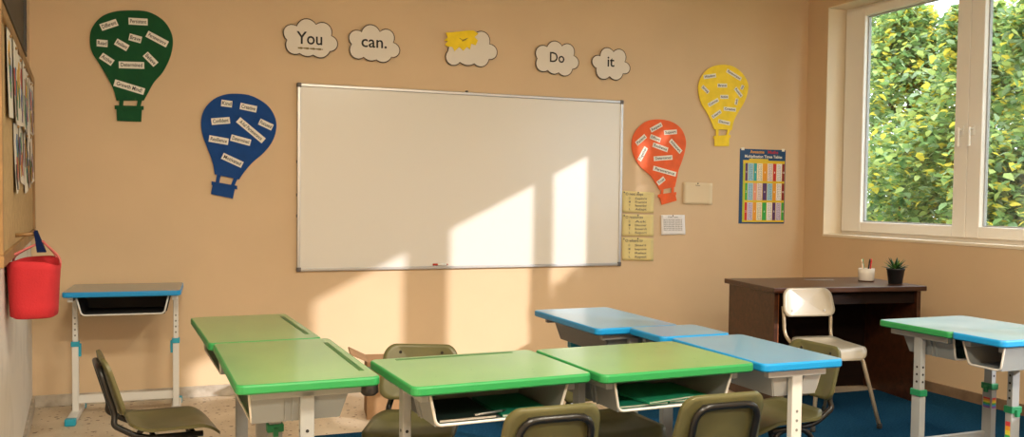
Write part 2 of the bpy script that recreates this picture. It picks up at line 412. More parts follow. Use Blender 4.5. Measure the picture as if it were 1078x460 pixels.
OUT = {
'You': [(0.803, 2.427), (0.868, 2.479), (0.93, 2.447), (1.005, 2.455), (1.035, 2.377), (1.077, 2.323), (1.024, 2.269), (0.971, 2.223), (0.911, 2.237), (0.865, 2.225), (0.824, 2.242), (0.743, 2.257), (0.738, 2.327), (0.723, 2.405)],
'can': [(1.233, 2.421), (1.29, 2.473), (1.36, 2.431), (1.444, 2.437), (1.456, 2.362), (1.501, 2.299), (1.442, 2.257), (1.384, 2.218), (1.336, 2.233), (1.287, 2.224), (1.25, 2.244), (1.163, 2.254), (1.163, 2.329), (1.156, 2.406)],
'blank': [(2.036, 2.461), (2.111, 2.486), (2.153, 2.401), (2.213, 2.343), (2.15, 2.288), (2.099, 2.233), (2.038, 2.25), (1.983, 2.235), (1.933, 2.253), (1.829, 2.264), (1.84, 2.332), (1.91, 2.445)],
'Do': [(2.595, 2.415), (2.649, 2.46), (2.715, 2.429), (2.801, 2.432), (2.813, 2.362), (2.855, 2.308), (2.804, 2.259), (2.753, 2.206), (2.69, 2.226), (2.648, 2.213), (2.605, 2.238), (2.52, 2.247), (2.516, 2.321), (2.515, 2.398)],
'it': [(3.025, 2.376), (3.072, 2.44), (3.138, 2.415), (3.224, 2.425), (3.237, 2.343), (3.283, 2.298), (3.223, 2.251), (3.174, 2.2), (3.109, 2.222), (3.02, 2.21), (2.994, 2.28), (2.957, 2.336)],
'sun': [(1.826, 2.456), (1.874, 2.462), (1.988, 2.483), (2.029, 2.486), (2.065, 2.466), (2.037, 2.44), (2.062, 2.419), (2.046, 2.382), (2.013, 2.392), (2.005, 2.351), (1.981, 2.367), (1.956, 2.339), (1.924, 2.363), (1.891, 2.331), (1.875, 2.359), (1.835, 2.361), (1.819, 2.371), (1.842, 2.396), (1.813, 2.401), (1.839, 2.423)],
'poster': [(4.287, 1.72), (4.729, 1.723), (4.733, 1.119), (4.295, 1.123)],
'n1': [(3.236, 1.371), (3.513, 1.36), (3.507, 1.202), (3.239, 1.207)],
'n2': [(3.239, 1.194), (3.51, 1.188), (3.513, 1.023), (3.239, 1.027)],
'n3': [(3.239, 1.017), (3.514, 1.008), (3.512, 0.833), (3.243, 0.842)],
'white': [(3.576, 1.188), (3.787, 1.189), (3.795, 1.036), (3.579, 1.032)],
'cream': [(3.769, 1.446), (4.036, 1.44), (4.031, 1.271), (3.768, 1.276)],
}
# ------------------------------------------------------------------ things on the front wall
M_INK = mat('black_ink', (.012, .012, .014, 1), .6)
M_GREYINK = mat('grey_ink', (.16, .15, .14, 1), .7)
M_PAPERW = mat('white_word_strip', (.80, .76, .68, 1), .7)

def plate(name, outline, y_back, th, m, parent, mi_side=None, org=(0, 0)):
    """flat cut-out hung parallel to the front wall; outline in wall (x, z)"""
    mb = MB()
    lo = [(x-org[0], y_back, z-org[1]) for x, z in outline]; hi = [(x-org[0], y_back-th, z-org[1]) for x, z in outline]
    mb.rings([lo, hi], mi=1 if mi_side else 0, mtop=0, mbot=0)
    return mb.build(name, [m, mi_side] if mi_side else m, parent)

WORDS = {
 'green': ['Different', 'Persistent', 'Brave', 'Perseverance', 'Read', 'Resilient', 'Active', 'Believe', 'Determined', 'Growth Mind!'],
 'blue': ['Kind', 'Creative', 'Confident', 'Focused', 'A-ha! Perseverance', 'Resilience', 'Determined', 'Motivated'],
 'orange': ['Respect', 'Support', 'Patient', 'Effort', 'Resilience', 'Achievement', 'Together', 'Determined', 'Perseverance', 'Trust'],
 'yellow': ['Wisdom', 'Perseverance', 'Brave', 'Strong', 'Active', 'Positive', 'Curious', 'Creative', 'Learn', 'Discover', 'try', 'ask'],
}
BCOL = {'green': (.003, .075, .022, 1), 'blue': (.004, .055, .24, 1), 'orange': (.80, .11, .01, 1), 'yellow': (.92, .66, .008, 1)}
BLAB = {
 'green': 'dark green hot air balloon cutout pinned high on the tan wall',
 'blue': 'blue hot air balloon cutout tilted beside the whiteboard',
 'orange': 'orange-red hot air balloon cutout pinned above the yellow notes',
 'yellow': 'yellow hot air balloon cutout pinned above the colourful poster',
}
SH = {'green': .042, 'blue': .042, 'orange': .036, 'yellow': .031}
for key in BAL:
    d = BAL[key]; env = d['env']; bas = d['basket']
    cx = sum(p[0] for p in env)/len(env); cz = sum(p[1] for p in env)/len(env)
    root = empty('hot_air_balloon_cutout', (cx, WY, cz), 0, BLAB[key], 'wall decoration', 'hot air balloon cutouts')
    m = mat(key+'_felt' if key in ('green', 'blue') else key+'_card', BCOL[key], .85 if key in ('green', 'blue') else .5, var=.12, vscale=14, bump=.15, bscale=60)
    nk = [p for p in env if p[1] < cz-.2]
    # smooth the bulb but keep the two neck corners sharp
    low = sorted(range(len(env)), key=lambda i: env[i][1])[:2]
    i0 = max(low) if abs(low[0]-low[1]) == 1 else min(low)
    path = env[i0:]+env[:i0]
    out = [(p.x, p.y) for p in smooth_path([(x, z, 0) for x, z in path], 5)]
    yb = -.006
    plate('envelope', out, yb, .006, m, root, org=(cx, cz))
    plate('basket', bas, yb, .006, m, root, org=(cx, cz))
    a = path[-1]; b = path[0]
    # neck runs from b (right) ... a (left) or the reverse: sort by x
    nl, nr = sorted((a, b)); bl_, br_ = sorted(sorted(bas, key=lambda p: -p[1])[:2])
    for s in (0, 1):
        t0, t1 = ((.10, .26), (.78, .94))[s]
        q = [(bl_[0]+(br_[0]-bl_[0])*t, bl_[1]+(br_[1]-bl_[1])*t-.004) for t in (t0, t1)]
        p = [(nl[0]+(nr[0]-nl[0])*t, nl[1]+(nr[1]-nl[1])*t+.006) for t in (t0, t1)]
        plate('rope', [q[0], q[1], p[1], p[0]], yb-.001, .004, m, root, org=(cx, cz))
    # rim of the basket, a slightly wider band
    dx = .010
    plate('basket_rim', [(bl_[0]-dx, bl_[1]-.022), (br_[0]+dx, br_[1]-.022), (br_[0]+dx, br_[1]+.002), (bl_[0]-dx, bl_[1]+.002)], yb-.0055, .003, m, root, org=(cx, cz))
    for (x, z, l, an), w in zip(d['strips'], WORDS[key]):
        h = SH[key] if l > .06 else .026
        sm = MB(); r_ = [(-l/2, -h/2), (l/2, -h/2), (l/2, h/2), (-l/2, h/2)]
        sm.rings([[(u, v, 0) for u, v in r_], [(u, v, .0015) for u, v in r_]])
        so = sm.build('word_strip', M_PAPERW, root); so.matrix_local = wallmat(x-cx, yb-.0062, z-cz, an)
        txt = text_mesh('lettering', w, 1., M_INK, so, Matrix.Identity(4), bold=.012)
        wd = max(v.co.x for v in txt.data.vertices)-min(v.co.x for v in txt.data.vertices)
        sx = l*.84/wd; sy = min(h*.80, sx*1.5)
        txt.matrix_local = Matrix.Translation((0, 0, .0018)) @ Matrix.Diagonal((sx, sy, .5, 1))

# cloud cutouts with a dark printed rim
def arc3(a, b, c, n=9):
    """points of the circle through a, b, c from a (included) to c (left out)"""
    ax, ay = a; bx, by = b; cx, cy = c
    d = 2*(ax*(by-cy)+bx*(cy-ay)+cx*(ay-by))
    ux = ((ax*ax+ay*ay)*(by-cy)+(bx*bx+by*by)*(cy-ay)+(cx*cx+cy*cy)*(ay-by))/d
    uy = ((ax*ax+ay*ay)*(cx-bx)+(bx*bx+by*by)*(ax-cx)+(cx*cx+cy*cy)*(bx-ax))/d
    r = math.hypot(ax-ux, ay-uy); t0 = math.atan2(ay-uy, ax-ux); t1 = math.atan2(by-uy, bx-ux); t2 = math.atan2(cy-uy, cx-ux)
    # outlines run clockwise seen from the room
    while t1 > t0: t1 -= 2*PI
    while t2 > t1: t2 -= 2*PI
    return [(ux+r*math.cos(t0+(t2-t0)*k/n), uy+r*math.sin(t0+(t2-t0)*k/n)) for k in range(n)]
M_CLOUD = mat('white_cloud_card', (.74, .68, .60, 1), .6)
M_RIM = mat('cloud_outline_ink', (.08, .055, .04, 1), .7)
CL = [('You', 'white cloud cutout lettered You, above the whiteboard end'), ('can', 'white cloud cutout lettered can with a full stop'),
      ('blank', 'blank white cloud cutout partly covered by a yellow sun'), ('Do', 'white cloud cutout lettered Do, above the whiteboard'),
      ('it', 'small white cloud cutout lettered it, above the whiteboard corner')]
LET = {'You': ('You', .803, .971, 2.310, .080), 'can': ('can.', 1.233, 1.408, 2.318, .053), 'Do': ('Do', 2.619, 2.735, 2.304, .072), 'it': ('it', 3.088, 3.146, 2.300, .072)}
for key, lab in CL:
    P = OUT[key]; cx = sum(p[0] for p in P)/len(P); cz = sum(p[1] for p in P)/len(P)
    o = []
    for k in range(0, len(P), 2): o += arc3(P[k], P[k+1], P[(k+2) % len(P)])
    root = empty('cloud_cutout', (cx, WY, cz), 0, lab, 'wall decoration', 'cloud cutouts')
    off = .012
    plate('outline', o, -off, .003, M_RIM, root, org=(cx, cz))
    inn = []
    for k in range(len(o)):
        p = Vector(o[k-2]); q = Vector(o[(k+2) % len(o)]); t = (q-p).normalized(); n_ = Vector((t.y, -t.x))   # clockwise: inside is to the right
        inn.append((o[k][0]+n_.x*.0065, o[k][1]+n_.y*.0065))
    plate('face', inn, -off-.0028, .0016, M_CLOUD, root, org=(cx, cz))
    pd = MB()
    for dx in (-.05, .05): pd.box((dx-.015, -off, -.015), (dx+.015, 0, .015))
    pd.build('foam_pad', M_CLOUD, root)
    if key in LET:
        w, x0, x1, zb, ch = LET[key]
        t = text_mesh('lettering', w, 1., M_INK, root, Matrix.Identity(4), align='LEFT', bold=.012)
        vx = [v.co.x for v in t.data.vertices]; vy = [v.co.y for v in t.data.vertices]
        sx = (x1-x0)/(max(vx)-min(vx)); sy = ch/(max(vy)-0) if key != 'can' else ch/max(vy)
        t.matrix_local = wallmat(x0-cx-min(vx)*sx, -off-.0046, zb-cz) @ Matrix.Diagonal((sx, sy, .5, 1))
    if key == 'You':
        u = MB()
        for k in range(12):
            x = .812+.162*k/12; h = .009+.004*math.sin(k*2.1)
            u.box((x-cx, -off-.0048, 2.281-h/2-cz), (x+.0155-cx, -off-.0044, 2.281+h/2-cz))
        u.build('underline', mat('olive_crayon', (.22, .17, .06, 1), .8), root)
sp = OUT['sun']; cx, cz = 1.93, 2.41
root = empty('sun_cutout', (cx, WY, cz), 0, 'yellow paper sun with jagged rays stuck over the blank cloud', 'wall decoration')
plate('sun_face', sp, -.0175, .003, mat('yellow_sun_card', (.92, .66, .008, 1), .6, var=.1, vscale=20), root, org=(cx, cz))
cr = MB()
for (a, b) in (((1.925, 2.425), (1.95, 2.412)), ((1.95, 2.412), (1.985, 2.428)), ((1.945, 2.405), (1.975, 2.418))):
    cr.tube([(a[0]-cx, -.0207, a[1]-cz), (b[0]-cx, -.0207, b[1]-cz)], .0025, 6)
cr.build('pencil_mark', mat('ochre_mark', (.45, .33, .08, 1), .8), root)

# ---- whiteboard
M_BOARD = mat('white_enamel_board', (.74, .71, .65, 1), .22, spec=.5)
M_ALU = mat('brushed_aluminium', (.52, .52, .52, 1), .38, metal=.85)
M_CAP = mat('grey_plastic_corner', (.12, .11, .11, 1), .5)
bx0, bx1, bz0, bz1 = .808, 3.224, .802, 2.050
root = empty('whiteboard', ((bx0+bx1)/2, WY, bz0), 0, 'large blank whiteboard in a thin aluminium frame', 'whiteboard')
ox = -(bx0+bx1)/2; hw = (bx1-bx0)/2; hh = bz1-bz0
MB().box((-hw+.012, -.018, .012), (hw-.012, 0, hh-.012)).build('writing_surface', M_BOARD, root)
for nm, a, b in (('top_rail', (-hw+.02, -.026, hh-.022), (hw-.02, 0, hh)), ('bottom_rail', (-hw+.02, -.026, 0), (hw-.02, 0, .022)),
                 ('side_rail', (-hw, -.026, .02), (-hw+.022, 0, hh-.02)), ('side_rail', (hw-.022, -.026, .02), (hw, 0, hh-.02))):
    MB().bbox(a, b, .004).build(nm, M_ALU, root)
for sx in (-1, 1):
    for z in (0, hh):
        zz_ = (z-.028, z+.003) if z else (-.003, .028)
        MB().bbox((min(sx*hw+sx*.003, sx*hw-sx*.028), -.030, zz_[0]), (max(sx*hw+sx*.003, sx*hw-sx*.028), 0, zz_[1]), .007).build('corner_cap', M_CAP, root)
for z in (.72, .50, .36):
    MB().bbox((-hw-.004, -.022, z), (-hw+.002, -.006, z+.02), .002).build('mounting_clip', M_CAP, root)
MB().lathe([(.010, 0), (.012, .006), (.008, .012)], n=14).build('hanging_clip', M_CAP, root, (1.986+ox, -.012, hh))
mk = MB(); mk.tube([(-.055, 0, 0), (-.02, 0, 0)], .0075); mk.tube([(-.02, 0, 0), (.045, 0, 0)], .0085, mi=1); mk.tube([(.045, 0, 0), (.055, 0, 0)], .005, mi=0)
tag(mk.build('marker_pen', [mat('red_marker_cap', (.45, .03, .02, 1), .4), M_PVC], None, (1.80, WY-.019, bz0+.031)), 'short red capped marker lying on the bottom rail of the whiteboard', 'pen')

# ---- papers
def paper(name, P, m, lab, cat, group=None, lines=None, pins=0, curl=.004):
    P = sorted(P, key=lambda p: -p[1]); top = sorted(P[:2]); bot = sorted(P[2:])
    cx = (top[0][0]+bot[1][0])/2; cz = (top[0][1]+bot[1][1])/2
    root = empty(name, (cx, WY, cz), 0, lab, cat, group)
    mb = MB(); nx = 8; N = 8
    def pt(u, v, d):
        t = Vector(top[0]).lerp(Vector(top[1]), u); b = Vector(bot[0]).lerp(Vector(bot[1]), u); q = b.lerp(t, v)
        return (q.x-cx, -.003-curl*((1-v)**2+.5*(2*u-1)**2)-d, q.y-cz)
    for d in (0, .0012):
        i0 = len(mb.v)
        for i in range(nx+1):
            for j in range(N+1): mb.v.append(pt(i/nx, j/N, d))
        for i in range(nx):
            for j in range(N):
                f = [i0+i*(N+1)+j, i0+(i+1)*(N+1)+j, i0+(i+1)*(N+1)+j+1, i0+i*(N+1)+j+1]; mb.face(f if d else f[::-1], 0, True)
    K = (nx+1)*(N+1); ring = [i*(N+1) for i in range(nx+1)]+[nx*(N+1)+j for j in range(1, N+1)]+[i*(N+1)+N for i in range(nx-1, -1, -1)]+[j for j in range(N-1, 0, -1)]
    for k in range(len(ring)): a = ring[k]; b = ring[(k+1) % len(ring)]; mb.face([a, b, K+b, K+a])
    mb.build('sheet', m, root)
    for (w, u, v, h, wd) in (lines or []):
        t = text_mesh('lettering', w, 1., M_GREYINK, root, Matrix.Identity(4), align='LEFT', bold=.008)
        vx = [q.co.x for q in t.data.vertices]; W_ = (max(vx)-min(vx))
        p = pt(u, v, .0016+curl*.3); t.matrix_local = wallmat(*p) @ Matrix.Diagonal((wd/W_, h, .3, 1))
    for k in range(pins):
        u, v = ((.5, .96), (.06, .93), (.94, .93))[k]
        p = pt(u, v, .0012); b = MB(); b.lathe([(.005, 0), (.006, .003), (.003, .006)], n=10)
        q = b.build('pin', M_CAP, root); q.matrix_local = wallmat(*p)
M_NOTE = mat('pale_yellow_paper', (.72, .60, .27, 1), .75, var=.06, vscale=10)
nl = lambda t, ws: [(t, .10, .80, .030, .15)]+[(w, .40, .62-.17*k, .024, .10) for k, w in enumerate(ws)]+[(c, .20, .62-.17*k, .024, .013) for k, c in enumerate('OMTL')]
paper('paper_note', OUT['n1'], M_NOTE, 'pale yellow handwritten note, topmost of three beside the whiteboard', 'note', 'yellow notes', nl('O next steps', ['Explore', 'Practice', 'Remember', 'Adapt']), 2)
paper('paper_note', OUT['n2'], M_NOTE, 'pale yellow handwritten note, middle one of three beside the whiteboard', 'note', 'yellow notes', nl('O resources', ['Ask', 'Discover', 'Research', 'Report']), 2)
paper('paper_note', OUT['n3'], M_NOTE, 'pale yellow handwritten note, lowest of three beside the whiteboard', 'note', 'yellow notes', nl('O where to', ['Start', 'Improve', 'Relax', 'Repeat']), 2)
paper('white_paper', OUT['white'], mat('white_paper', (.82, .80, .80, 1), .7), 'small white printed paper pinned below the orange balloon', 'paper', None,
      [('Class rules', .28, .86, .016, .09)]+[('listen to each other and share all', .1, .74-.085*k, .012, .165) for k in range(7)], 1)
paper('cream_paper', OUT['cream'], mat('cream_paper', (.70, .57, .38, 1), .75), 'blank cream paper pinned to the wall beside the orange balloon', 'paper', None, [('Notes', .42, .84, .014, .04)], 1, .006)

# ---- poster
P = OUT['poster']; px0, px1, pz0, pz1 = 4.290, 4.731, 1.121, 1.721; pcx = (px0+px1)/2
root = empty('wall_poster', (pcx, WY, pz0), 0, 'colourful times tables poster with a dark blue header', 'poster')
pw = px1-px0; ph = pz1-pz0; hwp = pw/2
MB().box((-hwp, -.003, 0), (hwp, 0, ph)).build('sheet', mat('navy_poster_print', (.008, .055, .16, 1), .35), root)
pc = lambda n_, c: mat('poster_'+n_, c, .4)
def prt(name, a, b, z0, z1, m, lay=1):
    return MB().box((-hwp+a*pw, -.003-.0006*lay, z0*ph), (-hwp+b*pw, -.003-.0006*(lay-1), z1*ph)).build(name, m, root)
prt('yellow_ground', .07, .985, .02, .85, pc('yellow', (.72, .50, .02, 1)))
prt('green_edge', .075, .10, .03, .80, pc('lime', (.35, .55, .03, 1)), 2)
prt('heading_bar', .20, .62, .85, .872, pc('yellow', None), 1)
C_ = dict(pu=(.09, .03, .14, 1), lb=(.33, .58, .72, 1), te=(.03, .36, .36, 1), cr=(.85, .76, .55, 1), og=(.80, .32, .02, 1), pk=(.82, .66, .62, 1), rd=(.58, .02, .03, 1), wh=(.86, .82, .80, 1), dr=(.25, .01, .03, 1), gr=(.03, .36, .06, 1), lv=(.62, .52, .68, 1), sa=(.8, .30, .20, 1))
rows = [(.575, .81, 'pu lb te cr og pk rd wh dr'), (.315, .545, 'gr lb sa pk pu lb og wh dr'), (.045, .285, 'rd lv og cr gr wh pu lv gr')]
xs = [.115, .175, .30, .375, .50, .60, .725, .80, .925, .985]
for z0, z1, cs in rows:
    for k, c in enumerate(cs.split()):
        a, b = xs[k]+.004, xs[k+1]-.006
        col = prt('table_column', a, b, z0, z1, pc(c, C_[c]), 2)
        ink = M_INK if c in ('lb', 'cr', 'pk', 'wh', 'lv') else M_PAPERW
        body = '\n'.join('%d x %d' % (k+2, j) for j in range(1, 11)) if c in ('lb', 'cr', 'pk', 'wh', 'lv') else '%d' % (k+2)
        t = text_mesh('numerals', body, 1., ink, col, Matrix.Identity(4), bold=.01, extrude=0.0002)
        vx = [q.co.x for q in t.data.vertices]; vy = [q.co.y for q in t.data.vertices]
        W_ = max(vx)-min(vx); H_ = max(vy)-min(vy)
        if '\n' in body: sx, sy = (b-a)*pw*.78/W_, (z1-z0)*ph*.92/H_
        else: sx = sy = .022
        t.matrix_local = wallmat(-hwp+(a+b)/2*pw, -.0046, (z0+z1)/2*ph-(max(vy)+min(vy))/2*sy) @ Matrix.Diagonal((sx, sy, .3, 1))
for w, u, v, wd, h, m in (('Awesome', .22, .945, .135, .036, pc('og', None)), ('Maths', .60, .945, .10, .036, pc('rd', None)), ('Multiplication Times Tables', .10, .885, .36, .032, M_PAPERW)):
    t = text_mesh('lettering', w, 1., m, root, Matrix.Identity(4), align='LEFT', bold=.02)
    vx = [q.co.x for q in t.data.vertices]
    t.matrix_local = wallmat(-hwp+u*pw, -.0034, v*ph) @ Matrix.Diagonal((wd/(max(vx)-min(vx)), h, .3, 1))
for sx in (-1, 1):
    MB().box((sx*(hwp-.025)-.014, -.0042, ph-.012), (sx*(hwp-.025)+.014, 0, ph+.010)).build('tape', M_PAPERW, root)

# ------------------------------------------------------------------ things on the left wall
LA = math.atan2(-1, .08)                       # direction from the corner towards the camera
LD = Vector((.08, -1, 0)).normalized(); LN = Vector((1, .08, 0)).normalized()
def lroot(name, t, z, *a, **k):
    """root on the left wall, t metres from the corner: local x runs away from the corner, local y out of the wall ... """
    p = Vector((XL0, WY, 0))+LD*t
    return empty(name, (p.x, p.y, z), LA, *a, **k)
# local frame: x along the wall towards the camera, y = (-sin, cos) of LA = out of the wall
M_CORK = mat('tan_board', (.50, .34, .16, 1), .85, var=.15, vscale=30, bump=.2, bscale=120)
M_OAK = mat('oak_trim', (.32, .18, .07, 1), .5, var=.25, vscale=9)
root = lroot('bulletin_board', .05, 1.045, 'tan bulletin board in a wooden frame covered with drawings', 'bulletin board')
BLn, BH = 2.5, .945
MB().box((.02, 0, .02), (BLn, .014, BH-.02)).build('board_panel', M_CORK, root)
for nm, a, b in (('top_trim', (0, 0, BH-.045), (BLn, .028, BH)), ('bottom_trim', (0, 0, 0), (BLn, .028, .045)), ('end_trim', (0, 0, .045), (.045, .027, BH-.045)), ('end_trim', (BLn-.045, 0, .045), (BLn, .027, BH-.045))):
    MB().bbox(a, b, .004).build(nm, M_OAK, root)
root = lroot('chalkboard_panel', .92, 2.0, 'dark grey panel fixed to the wall above the bulletin board', 'panel')
MB().bbox((.02, 0, .02), (1.78, .018, .88), .003).build('dark_panel', mat('dark_grey_panel', (.055, .042, .030, 1), .55, var=.2), root)
for a, b in (((0, 0, 0), (1.8, .03, .02)), ((0, 0, .88), (1.8, .03, .90)), ((0, 0, .02), (.02, .03, .88)), ((1.78, 0, .02), (1.8, .03, .88))):
    MB().bbox(a, b, .003).build('edge_strip', mat('dark_edge', (.04, .03, .022, 1), .5), root)
# children's drawings: own outline, tilt and paint strokes
PAINT = [mat('paint_'+n_, c, .6) for n_, c in (('green', (.02, .16, .07, 1)), ('black', (.02, .02, .02, 1)), ('ochre', (.55, .30, .03, 1)), ('purple', (.13, .05, .14, 1)), ('blue', (.05, .14, .30, 1)), ('red', (.40, .06, .04, 1)))]
M_DRAW = mat('drawing_paper', (.70, .64, .54, 1), .75)
rd = random.Random(3)
DR = [(.06, .72, .24, .30, .08, 'ochre and red'), (.33, .70, .26, .30, -.05, 'green and black'), (.62, .68, .28, .36, .04, 'purple and green'), (.93, .70, .28, .34, -.06, 'blue and ochre'),
      (1.24, .70, .28, .32, .06, 'black and red'), (1.56, .70, .30, .34, .0, 'green and yellow'), (1.90, .70, .28, .34, .05, 'black and green'),
      (.14, .43, .22, .26, .10, 'red streaks'), (.42, .42, .25, .28, -.12, 'blue streaks'), (.76, .40, .27, .30, .09, 'green streaks'), (1.10, .43, .27, .28, -.08, 'purple streaks'), (1.46, .40, .30, .30, .08, 'ochre streaks')]
ords = ['first', 'second', 'third', 'fourth', 'fifth', 'sixth', 'seventh']
for k, (t, z, w, h, an, what) in enumerate(DR):
    row = 'upper' if k < 7 else 'lower'; i = k if k < 7 else k-7
    z += .03 if k < 7 else .02
    lab = 'child drawing with %s paint, %s from the corner in the %s row' % (what.replace(' streaks', ''), ords[i], row)
    o = lroot('child_drawing', t+w/2+.05, 1.045+z+.0, lab, 'drawing', 'drawings on the bulletin board')
    Rm = Matrix.Rotation(an, 4, 'Y')
    mb = MB(); n = 7
    for d in (0, .0012):
        i0 = len(mb.v)
        for a in range(n+1):
            for b in range(n+1):
                u, v = a/n-.5, b/n-.5
                p = Rm @ Vector((u*w, 0, v*h)); cur = .0155+.006*(.5-v)**2*(1+.6*math.sin(k*2.3+u*4))+(.0 if k > 6 else .0065)+(k % 2)*.002
                mb.v.append((p.x, cur+d, p.z))
        for a in range(n):
            for b in range(n):
                f = [i0+a*(n+1)+b, i0+a*(n+1)+b+1, i0+(a+1)*(n+1)+b+1, i0+(a+1)*(n+1)+b]; mb.face(f if d else f[::-1], 0, True)
    mb.build('sheet', M_DRAW, o)
    for q in range(5):
        pm = PAINT[(k*2+q) % 6]; pts = []
        u0 = rd.uniform(-.36, .36); v0 = rd.uniform(-.1, .4); ln = rd.uniform(.2, .5)
        for j in range(7):
            u = max(-.45, min(.45, u0+.05*math.sin(j*1.3+q*2+k))); v = max(-.46, v0-ln*j/6)
            p = Rm @ Vector((u*w, 0, v*h)); cur = .0155+.006*(.5-v)**2*(1+.6*math.sin(k*2.3+u*4))+(.0 if k > 6 else .0065)+(k % 2)*.002
            pts.append((p.x, cur+.0014, p.z))
        sw = MB(); wdt = rd.uniform(.03, .06)
        i0 = 0
        for j, p in enumerate(pts):
            for sgn in (-1, 1):
                for dd in (0, .0008): sw.v.append((p[0]+sgn*wdt*(1-.3*abs(j-3)/3), p[1]+dd, p[2]))
        for j in range(6):
            a = j*4; sw.face([a+1, a+3, a+7, a+5]); sw.face([a, a+4, a+6, a+2]); sw.face([a, a+1, a+5, a+4]); sw.face([a+2, a+6, a+7, a+3])
        sw.face([0, 2, 3, 1]); sw.face([24, 25, 27, 26])
        sw.build('paint_stroke', pm, o)
    pn = MB(); pn.lathe([(.006, 0), (.007, .004), (.003, .008)], n=10); pq = pn.build('pin', M_OAK, o)
    p = Rm @ Vector((0, 0, h*.44)); pq.matrix_local = Matrix.Translation((p.x, .025, p.z)) @ Matrix.Rotation(-PI/2, 4, 'X')
# ------------------------------------------------------------------ school desks
M_GREYM = mat('grey_painted_metal', (.33, .345, .35, 1), .42, bump=.05, bscale=200)
M_WHITEM = mat('white_painted_metal', (.68, .67, .64, 1), .4)
M_HOLE = mat('dark_hole', (.015, .015, .015, 1), .8)
M_HOLEW = mat('grey_hole', (.22, .21, .19, 1), .8)
M_GCL = mat('green_plastic_clamp', (.015, .22, .09, 1), .45)
M_BCL = mat('blue_plastic_clamp', (.02, .32, .46, 1), .45)
M_TRAYG = mat('grey_plastic_tray', (.25, .27, .275, 1), .5)
M_TRAYD = mat('dark_plastic_tray', (.045, .04, .038, 1), .5)
M_GROOVE = mat('dark_green_groove', (.04, .13, .035, 1), .5)
M_TRAYW = mat('pale_plastic_tray', (.52, .53, .52, 1), .5)
STK = [mat('sticker_'+n_, c, .4) for n_, c in (('red', (.55, .05, .06, 1)), ('orange', (.7, .30, .03, 1)), ('yellow', (.7, .6, .05, 1)), ('green', (.05, .4, .1, 1)), ('blue', (.04, .25, .6, 1)), ('violet', (.25, .08, .4, 1)))]
M_LIP = mat('pale_tray_lip', (.66, .64, .60, 1), .45)
def top_mat(name, col, worn):
    m, nt, b = node_mat(name); N = nt.nodes; L = nt.links
    tc = N.new('ShaderNodeTexCoord')
    n = N.new('ShaderNodeTexNoise'); n.inputs['Scale'].default_value = 3.2; n.inputs['Detail'].default_value = 7
    L.new(tc.outputs['Object'], n.inputs['Vector'])
    r = N.new('ShaderNodeValToRGB'); r.color_ramp.elements[0].position = .35; r.color_ramp.elements[1].position = .68
    r.color_ramp.elements[0].color = col; r.color_ramp.elements[1].color = worn
    L.new(n.outputs['Fac'], r.inputs['Fac']); cur = r.outputs['Color']
    n2 = N.new('ShaderNodeTexNoise'); n2.inputs['Scale'].default_value = 60; n2.inputs['Detail'].default_value = 3
    L.new(tc.outputs['Object'], n2.inputs['Vector'])
    r2 = N.new('ShaderNodeMapRange'); r2.inputs[1].default_value = .70; r2.inputs[2].default_value = .78; L.new(n2.outputs['Fac'], r2.inputs[0])
    mx = N.new('ShaderNodeMix'); mx.data_type = 'RGBA'; L.new(r2.outputs[0], mx.inputs['Factor']); L.new(cur, mx.inputs[6]); mx.inputs[7].default_value = tuple(c*.55 for c in col[:3])+(1,)
    L.new(mx.outputs[2], b.inputs['Base Color'])
    r3 = N.new('ShaderNodeMapRange'); r3.inputs[3].default_value = .26; r3.inputs[4].default_value = .42; L.new(n.outputs['Fac'], r3.inputs[0]); L.new(r3.outputs[0], b.inputs['Roughness'])
    b.inputs['Specular IOR Level'].default_value = .6; b.inputs['Coat Weight'].default_value = .8; b.inputs['Coat Roughness'].default_value = .18
    return m
T_GREEN = top_mat('green_laminate', (.125, .33, .10, 1), (.19, .40, .14, 1))
T_BLUE = top_mat('blue_laminate', (.10, .33, .56, 1), (.15, .40, .62, 1))
T_TEAL = top_mat('grey_blue_laminate', (.085, .185, .25, 1), (.12, .22, .28, 1))
T_PALE = top_mat('pale_blue_laminate', (.25, .53, .70, 1), (.45, .68, .80, 1))
R_GREEN = mat('green_edge_band', (.025, .27, .075, 1), .4)
R_BLUE = mat('blue_edge_band', (.008, .27, .62, 1), .4)

